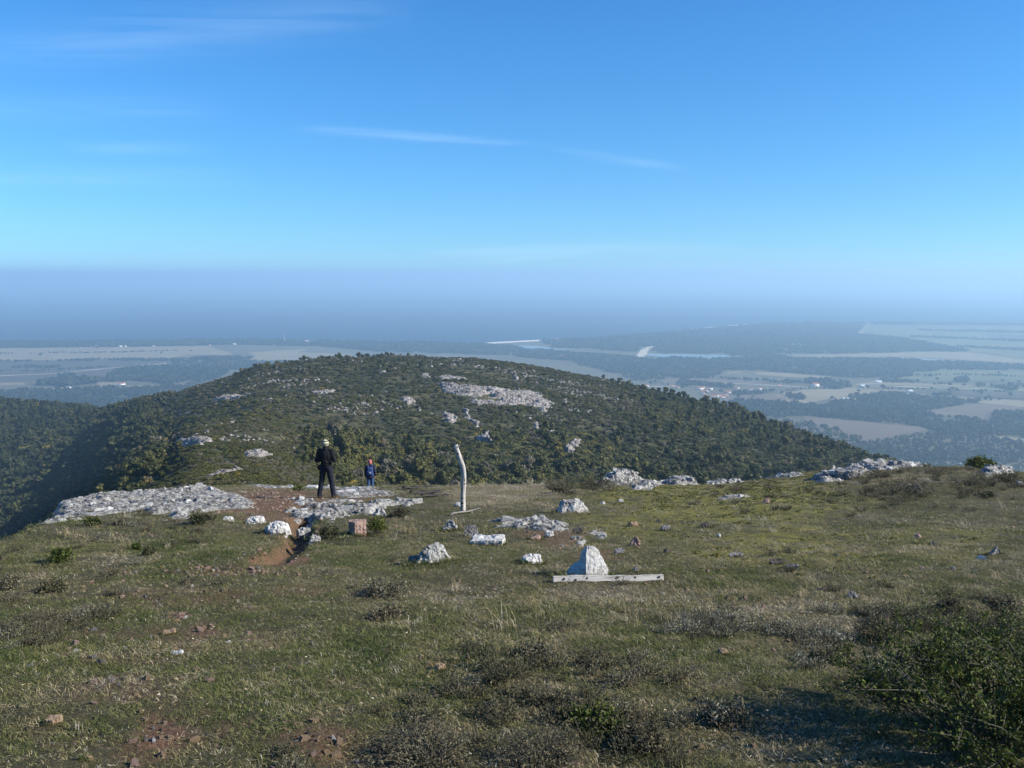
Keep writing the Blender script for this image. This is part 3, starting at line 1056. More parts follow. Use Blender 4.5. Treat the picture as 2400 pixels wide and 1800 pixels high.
def heath_proto(name, seed, n_st, hgt, spread, mats, leaf=0.012, per=9):
    """low twiggy heath plant: bent stems carrying small leaves"""
    rs = np.random.default_rng(seed)
    tubes, C, U, W = [], [], [], []
    for i in range(n_st):
        th = rs.uniform(0, 2 * math.pi)
        r0, r1 = spread * 0.3 * rs.uniform(), spread * rs.uniform(0.4, 1.1)
        h = hgt * rs.uniform(0.55, 1.15)
        p0 = np.array([r0 * math.cos(th), r0 * math.sin(th), -0.02])
        p2 = np.array([r1 * math.cos(th + rs.uniform(-.5, .5)), r1 * math.sin(th + rs.uniform(-.5, .5)), h])
        p1 = (p0 + p2) / 2 + rs.normal(size=3) * hgt * 0.08
        tubes.append(tube([p0, p1, p2], [0.0035, 0.0026, 0.0012], 3))
        for k in range(per):
            t = rs.uniform(0.3, 1.05)
            q = p0 * (1 - t) ** 2 + 2 * t * (1 - t) * p1 + t * t * p2 + rs.normal(size=3) * 0.018
            nrm = rs.normal(size=3)
            u = np.cross(nrm, rs.normal(size=3))
            u /= np.linalg.norm(u)
            w = np.cross(u, nrm)
            w /= np.linalg.norm(w)
            s = leaf * rs.uniform(0.6, 1.4)
            C.append(q)
            U.append(u * s * 0.45)
            W.append(w * s)
    return quads_mesh(name, np.array(C), np.array(U), np.array(W), rs.uniform(0, 1, len(C)), mats, join_q(tubes))


def moss_proto(name, seed, n=60):
    rs = np.random.default_rng(seed)
    r = 0.10 * np.sqrt(rs.uniform(0, 1, n))
    th = rs.uniform(0, 2 * math.pi, n)
    h = 0.022 * (1 - (r / 0.11) ** 2) * rs.uniform(0.5, 1.3, n)
    C = np.stack([r * np.cos(th), r * np.sin(th), h], -1)
    nrm = np.stack([np.cos(th) * r * 6, np.sin(th) * r * 6, np.ones(n)], -1) + 0.8 * rdir(rs, n)
    nrm /= np.linalg.norm(nrm, axis=1, keepdims=True)
    u = np.cross(nrm, rdir(rs, n))
    u /= np.linalg.norm(u, axis=1, keepdims=True)
    w = np.cross(nrm, u)
    s = 0.013 * rs.uniform(0.6, 1.3, n)
    return quads_mesh(name, C, u * s[:, None], w * s[:, None], rs.uniform(0, 1, n), [M_MOSS])


# ------------------------------------------------------------------ scattering of uncountable cover
def instancer(name, label, protos, P, rotz, scl, tint, variant, tilt=None, kind='stuff'):
    coll = bpy.data.collections.new(name + '_kinds')
    for i, me in enumerate(protos):
        coll.objects.link(bpy.data.objects.new('%s_kind_%02d' % (name, i), me))
    n = len(P)
    me = bpy.data.meshes.new(name)
    me.vertices.add(n)
    me.vertices.foreach_set('co', np.asarray(P, np.float32).ravel())
    rot = np.zeros((n, 3), np.float32)
    rot[:, 2] = rotz
    if tilt is not None:
        rot[:, :2] = tilt
    scl = np.asarray(scl, np.float32)
    if scl.ndim == 1:
        scl = np.stack([scl] * 3, -1)
    for an, typ, arr, key in (('rot', 'FLOAT_VECTOR', rot, 'vector'), ('scl', 'FLOAT_VECTOR', scl, 'vector'),
                              ('tint', 'FLOAT', np.asarray(tint, np.float32), 'value'), ('variant', 'INT', np.asarray(variant, np.int32), 'value')):
        at = me.attributes.new(an, typ, 'POINT')
        at.data.foreach_set(key, arr.ravel())
    ob = link(name, me)
    ng = bpy.data.node_groups.new(name + '_scatter', 'GeometryNodeTree')
    ng.interface.new_socket('Geometry', in_out='INPUT', socket_type='NodeSocketGeometry')
    ng.interface.new_socket('Geometry', in_out='OUTPUT', socket_type='NodeSocketGeometry')
    gi, go = ng.nodes.new('NodeGroupInput'), ng.nodes.new('NodeGroupOutput')
    iop = ng.nodes.new('GeometryNodeInstanceOnPoints')
    ci = ng.nodes.new('GeometryNodeCollectionInfo')
    ci.inputs['Collection'].default_value = coll
    ci.inputs['Separate Children'].default_value = True
    ci.inputs['Reset Children'].default_value = True

    def na(nm, dt):
        nd = ng.nodes.new('GeometryNodeInputNamedAttribute')
        nd.data_type = dt
        nd.inputs['Name'].default_value = nm
        return nd.outputs['Attribute']
    e2r = ng.nodes.new('FunctionNodeEulerToRotation')
    ng.links.new(na('rot', 'FLOAT_VECTOR'), e2r.inputs[0])
    ng.links.new(gi.outputs[0], iop.inputs['Points'])
    ng.links.new(ci.outputs[0], iop.inputs['Instance'])
    iop.inputs['Pick Instance'].default_value = True
    ng.links.new(na('variant', 'INT'), iop.inputs['Instance Index'])
    ng.links.new(e2r.outputs[0], iop.inputs['Rotation'])
    ng.links.new(na('scl', 'FLOAT_VECTOR'), iop.inputs['Scale'])
    ng.links.new(iop.outputs[0], go.inputs[0])
    md = ob.modifiers.new('scatter', 'NODES')
    md.node_group = ng
    return tag(ob, label, None, None, kind)


# rock outlines (photo pixels): used for building and to keep plants off them
OUTCROPS = [
    # name label, polygon, height, block size, fragments, material
    ('broad white lichened rock slab along the left edge of the hilltop', [(69, 1225), (88, 1204), (123, 1173), (196, 1152), (313, 1147), (361, 1138), (468, 1133), (520, 1150), (579, 1166), (604, 1194),
      (520, 1197), (452, 1201), (455, 1217), (400, 1219), (380, 1209), (332, 1197), (294, 1201), (237, 1208), (155, 1221), (92, 1229)], 0.15, 0.21, 260, M_OUT),
    ('low white rock ledge on the brow behind the man', [(590, 1137), (650, 1129), (712, 1122), (750, 1125), (825, 1130), (866, 1138), (920, 1147), (850, 1153), (780, 1145), (700, 1139), (620, 1145)], 0.09, 0.34, 26, M_OUT),
    ('grey rock pavement right of the man feet', [(770, 1150), (830, 1146), (915, 1152), (960, 1160), (900, 1164), (840, 1168), (775, 1160)], 0.06, 0.30, 24, M_OUT),
    ('shattered white rock ledge beside the red dirt', [(660, 1203), (720, 1192), (790, 1189), (865, 1186), (905, 1192), (880, 1207), (800, 1212), (770, 1222), (720, 1216), (675, 1212)], 0.15, 0.24, 70, M_OUT),
    ('grey rock strip between the ledge and the dark slabs', [(835, 1188), (880, 1180), (940, 1176), (985, 1166), (1005, 1172), (960, 1186), (905, 1190), (860, 1194)], 0.14, 0.26, 30, M_OUT),
    ('small white rock ribs in the red dirt', [(675, 1170), (720, 1170), (740, 1178), (800, 1172), (860, 1171), (800, 1182), (730, 1184), (690, 1178)], 0.07, 0.22, 20, M_OUT),
    ('jagged white outcrop right of the post on the skyline', [(1390, 1131), (1430, 1126.5), (1490, 1126.5), (1528, 1129), (1520, 1136), (1450, 1139), (1400, 1137)], 0.62, 0.26, 110, M_OUT),
    ('broken white rocks trailing right from the skyline outcrop', [(1532, 1129), (1570, 1126.5), (1655, 1127), (1640, 1133), (1560, 1135)], 0.40, 0.26, 70, M_OUT),
    ('pale rock band in the grass below the skyline outcrop', [(1468, 1148), (1500, 1132), (1540, 1122), (1575, 1128), (1540, 1140), (1500, 1150)], 0.18, 0.30, 36, M_OUT),
    ('long pale rock line near the brow in the right centre', [(1655, 1124), (1700, 1123), (1752, 1122), (1745, 1128), (1660, 1130)], 0.26, 0.30, 26, M_OUT),
    ('thin rock rim along the brow right of centre', [(1763, 1112), (1830, 1110), (1896, 1115), (1850, 1120), (1770, 1118)], 0.14, 0.35, 18, M_OUT),
    ('humped white outcrop on the right skyline', [(1975, 1096), (2020, 1088), (2080, 1079), (2130, 1084), (2185, 1089), (2150, 1099), (2060, 1103), (1990, 1104)], 0.40, 0.45, 60, M_OUT),
    ('rocky mossy steps left of the right skyline outcrop', [(1907, 1118), (1940, 1108), (2000, 1104), (2045, 1108), (2010, 1118), (1960, 1126), (1920, 1134)], 0.30, 0.40, 34, M_OUT),
    ('small grey outcrop below the round shrub at far right', [(2291, 1112), (2330, 1100), (2372, 1100), (2378, 1108), (2310, 1118)], 0.28, 0.35, 16, M_OUT),
    ('half hidden dark grey outcrop in the right hand heath', [(2085, 1152), (2117, 1140), (2150, 1134), (2172, 1142), (2165, 1152), (2110, 1158)], 0.30, 0.30, 10, M_OUTD),
    ('layered rock pavement behind the white fin stone', [(1160, 1222), (1185, 1217), (1260, 1220), (1330, 1234), (1325, 1248), (1270, 1245), (1200, 1240), (1165, 1236)], 0.09, 0.20, 44, M_OUT),
    ('narrow rubble streak leading down to the white fin stone', [(1322, 1258), (1350, 1256), (1378, 1262), (1372, 1284), (1350, 1288), (1345, 1270)], 0.05, 0.14, 22, M_OUT),
    ('small pale rock patch above the row of dark stones', [(1388, 1250), (1420, 1247), (1436, 1254), (1410, 1262), (1390, 1260)], 0.05, 0.14, 10, M_OUT),
    ('small white rock patch in the moss at centre right', [(1678, 1168), (1710, 1160), (1758, 1162), (1735, 1170), (1690, 1172)], 0.07, 0.2, 10, M_OUT),
]
HILL_OUT = [
    ('large pale rock face on top of the middle hill', [(1028, 898), (1080, 905), (1160, 913), (1215, 915), (1262, 922), (1290, 945), (1297, 960), (1275, 966), (1230, 950), (1180, 950), (1120, 948), (1070, 930), (1030, 918)], 2.6, 2.2, 120),
    ('scattered rocks left of the large rock face', [(940, 930), (965, 928), (982, 950), (975, 955), (945, 948)], 1.2, 2.0, 20),
    ('flat rocks above the large rock face', [(1030, 880), (1060, 880), (1090, 888), (1085, 892), (1040, 888)], 0.9, 2.0, 12),
    ('white rock patch in the middle of the slope', [(1028, 965), (1050, 960), (1065, 985), (1072, 996), (1055, 998), (1040, 980)], 1.6, 1.8, 24),
    ('second white rock patch lower on the slope', [(1085, 960), (1098, 965), (1110, 990), (1128, 1000), (1115, 1004), (1095, 985)], 1.6, 1.8, 18),
    ('big pinkish boulder group above the post', [(1112, 1036), (1128, 1016), (1150, 1014), (1158, 1026), (1152, 1042), (1125, 1042)], 2.6, 1.8, 16),
    ('white rocks on the slope right of the post', [(1248, 990), (1262, 985), (1266, 1000), (1262, 1014), (1252, 1012)], 1.6, 1.6, 12),
    ('small rock cluster below them on the slope', [(1278, 1010), (1295, 1004), (1306, 1012), (1290, 1018)], 1.4, 1.5, 10),
    ('ragged white rock cluster low on the right slope', [(1316, 1052), (1330, 1040), (1356, 1040), (1352, 1056), (1336, 1073), (1320, 1064)], 2.2, 1.6, 22),
    ('rock streak on the left shoulder of the hill', [(500, 936), (540, 928), (580, 924), (560, 934), (510, 942)], 1.4, 1.8, 18),
    ('white rocks on the near spur to the left', [(400, 1040), (440, 1032), (470, 1028), (498, 1034), (470, 1044), (420, 1048)], 1.1, 1.2, 22),
    ('smooth white rock hump on the spur beside the man', [(570, 1062), (598, 1057), (625, 1062), (640, 1072), (610, 1076), (580, 1072)], 0.9, 1.2, 14),
    ('thin rock line along the spur path', [(500, 1112), (530, 1104), (562, 1096), (566, 1100), (540, 1110), (510, 1118)], 0.35, 0.6, 14),
    ('low rocks near the left hilltop', [(735, 920), (780, 916), (785, 922), (745, 927)], 1.0, 1.8, 10),
    ('small white rocks near the crest', [(880, 872), (905, 870), (906, 876), (885, 878)], 1.0, 1.6, 8),
    ('rock fleck on the crest left of centre', [(985, 878), (1005, 876), (1006, 884), (988, 884)], 0.9, 1.6, 8),
    ('narrow white rib on the right side of the rock face', [(1318, 936), (1326, 934), (1330, 944), (1322, 945)], 1.3, 1.6, 6),
    ('pale rocks high on the right shoulder', [(1205, 890), (1212, 888), (1214, 896), (1207, 896)], 1.6, 1.6, 6),
]
HILL_PATH = [(470, 1122), (520, 1112), (560, 1098), (545, 1086), (512, 1072)]
ROCK_PX = [o[1] for o in OUTCROPS]
HROCK_PX = [o[1] for o in HILL_OUT]


def on_rock(px, py, polys):
    m = np.zeros(np.shape(px), bool)
    for p in polys:
        m |= inpoly(px, py, p)
    return m


def near_points(n, y0, y1, amax, power=1.0):
    """random hilltop points, uniform over the ground between two distances"""
    u = RNG.uniform(0, 1, n)
    q0, q1 = y0 + 3, y1 + 3
    q = np.sqrt(q0 ** 2 + u * (q1 ** 2 - q0 ** 2))
    a = RNG.uniform(-amax, amax, n)
    return a * q, q - 3


def visible_brow(x, y):
    """hilltop side of the brow: ground plants stop where the slope falls away"""
    lim = np.interp(x / np.maximum(y, 1), [-0.75, -0.60, -0.55, -0.50, -0.43, -0.36, -0.2, 0.2, 0.4, 0.6], [12, 16, 19, 27, 34, 42, 62, 62, 66, 66])
    return y < lim


def build_grass():
    short = [blades_proto('short_tuft', 100 + i, 44, 0.021, 0.085, 0.0016, 1.6, [M_GRASS]) for i in range(5)]
    tall = [blades_proto('tall_tuft', 120 + i, 34, 0.15, 0.08, 0.0024, 0.95, [M_GRASS], 0.8) for i in range(4)]
    wide = [blades_proto('far_tuft', 140 + i, 34, 0.030, 0.16, 0.0036, 1.6, [M_GRASS]) for i in range(4)]
    # short turf
    X, Y = [], []
    for n, y0, y1 in ((60000, 2.4, 7), (80000, 7, 14)):
        x, y = near_points(n, y0, y1, 0.72)
        X.append(x)
        Y.append(y)
    x, y = np.concatenate(X), np.concatenate(Y)

    def finish(name, label, protos, x, y, smin, smax, tint0, tdry, keepfun):
        z = H(x, y)
        px, py = project(x, y, z)
        dirt = emask(DIRT, px, py, x, y, 41)
        moss = emask(MOSS, px, py, x, y, 42)
        dry = emask(DRY, px, py, x, y, 43)
        gd = seg_dist(x, y, GULLY)
        patch = fbm(x / 1.3, y / 1.3, 4, 51)
        keep = keepfun(px, py, x, y, dirt, moss, dry, patch) & (gd > 0.24) & visible_brow(x, y) & ~(on_rock(px, py, ROCK_PX) & (RNG.uniform(0, 1, len(x)) < 0.35))
        k = np.where(keep)[0]
        n = len(k)
        pt = patch[k]
        tint = tint0 + 0.10 * sstep(500, 1300, px[k]) - 0.34 * pt + 0.30 * fbm(x[k] / 0.32, y[k] / 0.32, 3, 52) + tdry * dry[k] + 0.16 * moss[k] + RNG.normal(0, 0.08, n)
        tint = np.where(RNG.uniform(0, 1, n) < 0.10, RNG.uniform(0.65, 0.95, n), tint)
        s = RNG.uniform(smin, smax, n) * (1 + 0.35 * fbm(x[k] / 2.1, y[k] / 2.1, 3, 53))
        instancer(name, label, protos, np.stack([x[k], y[k], z[k]], -1), RNG.uniform(0, 6.28, n), s, np.clip(tint, 0.02, 0.98),
                  RNG.integers(0, len(protos), n), RNG.normal(0, 0.10, (n, 2)))

    r = lambda x: RNG.uniform(0, 1, len(x))
    finish('grass', 'short green and straw coloured turf in the foreground', short, x, y, 0.6, 1.45, 0.36, 0.3,
           lambda px, py, x, y, dirt, moss, dry, p: (r(x) > dirt * 1.05) & (r(x) > moss * 0.55) & (r(x) < 0.72 + 1.0 * p))
    x, y = near_points(120000, 14, 66, 0.70)
    finish('grass', 'short green and straw coloured turf further back', wide, x, y, 0.6, 1.4, 0.37, 0.32,
           lambda px, py, x, y, dirt, moss, dry, p: (r(x) > dirt * 1.05) & (r(x) > moss * 0.65) & (r(x) < 0.74 + 1.0 * p))
    # taller dry tussocks
    x, y = near_points(30000, 2.6, 64, 0.72)

    def tall_keep(px, py, x, y, dirt, moss, dry, p):
        zone = emask([(1500, 1395, 330, 50, 1.0), (1950, 1440, 420, 80, 1.0), (2150, 1380, 300, 60, .8), (1300, 1520, 500, 130, .55),
                      (1850, 1560, 300, 130, .5), (930, 1235, 120, 30, .8), (2200, 1130, 260, 30, .9), (1300, 1135, 300, 20, .5),
                      (200, 1300, 260, 70, .35), (1000, 1420, 260, 70, .35), (1950, 1230, 400, 60, .18)], px, py, x, y, 61)
        dens = zone * np.clip(0.45 + 1.1 * fbm(x / 0.8, y / 0.8, 3, 62), 0, 1) * np.clip(y / 16, 0.35, 1.0)
        return (r(x) < dens) & (r(x) > dirt)
    finish('tussock_grass', 'longer dry straw tussocks among the turf', tall, x, y, 0.55, 1.3, 0.58, 0.2, tall_keep)
    # fallen straw, dead leaves and grey bits lying between the blades
    lit = [litter_proto('litter', 180 + i, [M_GRASS]) for i in range(5)]
    x, y = near_points(52000, 2.4, 40, 0.70)
    finish('dry_litter', 'dead straw and withered bits lying between the grass', lit, x, y, 0.6, 1.1, 0.58, 0.1,
           lambda px, py, x, y, dirt, moss, dry, p: (r(x) > 0.8 * moss) & (r(x) < 0.55 - 0.9 * p) & (r(x) < 1.6 - y / 30))
    # moss cushions
    x, y = near_points(60000, 6, 55, 0.62)
    z = H(x, y)
    px, py = project(x, y, z)
    moss = emask(MOSS, px, py, x, y, 42) * np.clip(0.30 + 1.2 * fbm(x / 0.7, y / 0.7, 4, 63), 0, 1)
    k = np.where((r(x) < moss) & ~on_rock(px, py, ROCK_PX))[0]
    n = len(k)
    instancer('moss', 'yellow green moss cushions on the right of the hilltop', [moss_proto('moss_cushion', 160 + i) for i in range(4)],
              np.stack([x[k], y[k], z[k]], -1), RNG.uniform(0, 6.28, n), RNG.uniform(0.35, 1.1, n) * np.clip(y[k] / 22, 0.7, 1.2),
              np.clip(0.45 + 0.6 * fbm(x[k] / 1.2, y[k] / 1.2, 3, 64) + RNG.normal(0, .1, n), 0, 1), RNG.integers(0, 4, n))
    # small heath plants and herbs woven into the turf
    hp = [heath_proto('heath_plant', 170 + i, 26, 0.085, 0.12, [M_HEATH, M_TWIG], 0.0062, 14) for i in range(5)]
    x, y = [np.concatenate(q) for q in zip(near_points(32000, 2.4, 64, 0.72), near_points(9000, 2.4, 8, 0.72))]
    z = H(x, y)
    px, py = project(x, y, z)
    zone = emask([(1100, 1720, 420, 130, .42), (1480, 1680, 300, 140, .42), (1300, 1560, 260, 60, .45), (2150, 1480, 300, 120, .9), (2150, 1135, 260, 34, .55), (1400, 1128, 110, 22, 1.0),
                  (1310, 1146, 40, 16, 1.0), (250, 1300, 330, 80, .45), (60, 1420, 200, 110, .5), (900, 1370, 90, 60, .7), (1500, 1500, 400, 120, .4),
                  (920, 1235, 110, 30, .6), (330, 1215, 200, 18, .7), (2000, 1180, 400, 40, .25), (700, 1760, 200, 60, .35), (1750, 1330, 300, 40, .2)], px, py, x, y, 65)
    dens = zone * np.clip(0.22 + 1.5 * fbm(x / 0.6, y / 0.6, 3, 66), 0, 1) * np.clip(y / 9, 0.75, 1)
    dirt = emask(DIRT, px, py, x, y, 41)
    k = np.where((r(x) < dens) & (r(x) > dirt) & visible_brow(x, y) & ~on_rock(px, py, ROCK_PX))[0]
    n = len(k)
    back = sstep(14, 30, y[k])
    instancer('heath', 'low grey and brown twiggy heath scattered over the turf', hp, np.stack([x[k], y[k], z[k]], -1), RNG.uniform(0, 6.28, n),
              RNG.uniform(0.5, 1.15, n) * (1 + 0.9 * back), np.clip(0.50 + 0.55 * fbm(x[k] / 1.0, y[k] / 1.0, 3, 67) + RNG.normal(0, .10, n), 0, .9),
              RNG.integers(0, 5, n), RNG.normal(0, 0.12, (n, 2)))


# ------------------------------------------------------------------ stones
def hull_rock(name, pts, mat, seed, rough=0.05, cuts=2, smooth=False):
    """rock from the convex hull of points, subdivided and roughened"""
    bm = bmesh.new()
    for p in pts:
        bm.verts.new(p)
    r = bmesh.ops.convex_hull(bm, input=bm.verts)
    junk = [e for e in r['geom_interior'] + r['geom_unused'] if isinstance(e, bmesh.types.BMVert)]
    bmesh.ops.delete(bm, geom=list(set(junk)), context='VERTS')
    bmesh.ops.bevel(bm, geom=list(bm.edges), offset=0.02 * max((max(p) for p in pts)), segments=1, profile=0.6, affect='EDGES', clamp_overlap=True)
    bmesh.ops.triangulate(bm, faces=bm.faces)
    for _ in range(cuts):
        bmesh.ops.subdivide_edges(bm, edges=bm.edges, cuts=1, use_grid_fill=True)
        bmesh.ops.triangulate(bm, faces=bm.faces)
    P = np.array([v.co for v in bm.verts])
    size = np.ptp(P, axis=0).max()
    N = np.array([v.normal for v in bm.verts])
    bm.normal_update()
    rid = np.abs(fbm3(P / size * 4.3 + seed, 3, seed + 4))
    disp = rough * size * (fbm3(P / size * 3.1 + seed, 3, seed) - 1.3 * np.clip(0.16 - rid, 0, 1) * 3 + 0.5 * fbm3(P / size * 9 + seed, 2, seed + 9))
    P = P + N * disp[:, None]
    for v, p in zip(bm.verts, P):
        v.co = p
    me = bpy.data.meshes.new(name)
    bmesh.ops.recalc_face_normals(bm, faces=bm.faces)
    bm.to_mesh(me)
    bm.free()
    me.materials.append(mat)
    if smooth:
        me.polygons.foreach_set('use_smooth', np.ones(len(me.polygons), bool))
    return me


SHAPES = {   # unit outlines: x -0.5..0.5, y depth, z 0..1 (a little buried)
    'fin': [(-.08, -.10, -.12), (.47, -.16, -.12), (.5, .25, -.12), (-.1, .30, -.12), (.03, -.34, -.10), (.04, -.10, .90), (.10, -.04, 1.0), (.22, -.03, 1.0), (.30, .0, .88), (.38, .02, .62), (.47, -.04, .25),
            (.06, .12, .95), (.2, .14, .94), (.40, .2, .3), (-.06, .05, .70)],
    'fin_tail': [(-.5, .16, -.12), (-.40, .30, -.12), (.1, .25, -.12), (.03, -.28, -.12), (-.28, .10, .20), (-.12, .08, .48), (.05, .05, .62), (.03, -.16, .40), (-.30, .02, .06)],
    'corner': [(-.5, .05, -.2), (-.06, -.40, -.2), (.5, -.12, -.2), (.45, .35, -.2), (-.4, .42, -.2), (-.46, .06, .90), (-.05, -.38, .94), (.48, -.10, 1.0), (.42, .32, 1.0), (-.38, .38, .95)],
    'pyramid': [(-.5, -.2, -.15), (.5, -.25, -.15), (.45, .35, -.15), (-.45, .3, -.15), (.1, 0, 1.0), (-.08, .05, .92), (-.32, -.1, .48), (.32, -.12, .42), (.2, .2, .6), (-.1, -.32, .15)],
    'slab': [(-.5, -.3, -.2), (.5, -.32, -.2), (.5, .35, -.2), (-.5, .3, -.2), (-.48, -.22, .55), (.48, -.28, .85), (.46, .28, 1.0), (-.42, .28, .72), (0, -.34, .3)],
    'upright': [(-.5, -.2, -.2), (.5, -.25, -.2), (.4, .25, -.2), (-.4, .22, -.2), (-.38, -.02, .86), (.02, -.02, 1.0), (.36, .05, .72), (-.3, .14, .8), (.5, -.05, .2), (.1, .14, .95)],
    'dome': [(-.5, -.25, -.2), (.5, -.25, -.2), (.5, .3, -.2), (-.5, .3, -.2), (-.28, -.12, .82), (.1, -.1, 1.0), (.4, -.08, .72), (.34, .2, .8), (-.2, .22, .9), (-.46, 0, .3), (.5, 0, .3), (0, -.38, .35)],
    'block': [(-.5, -.3, -.2), (.5, -.2, -.2), (.5, .35, -.2), (-.5, .3, -.2), (-.5, -.26, .88), (.02, -.44, .92), (.48, -.18, .95), (.42, .3, 1.0), (-.42, .28, .95), (.02, -.46, -.1)],
    'wedge': [(-.5, -.25, -.2), (.5, -.25, -.2), (.5, .3, -.2), (-.5, .25, -.2), (.12, -.05, 1.0), (.0, .1, .9), (.42, -.1, .45), (-.35, 0, .3), (.4, .18, .5)],
}
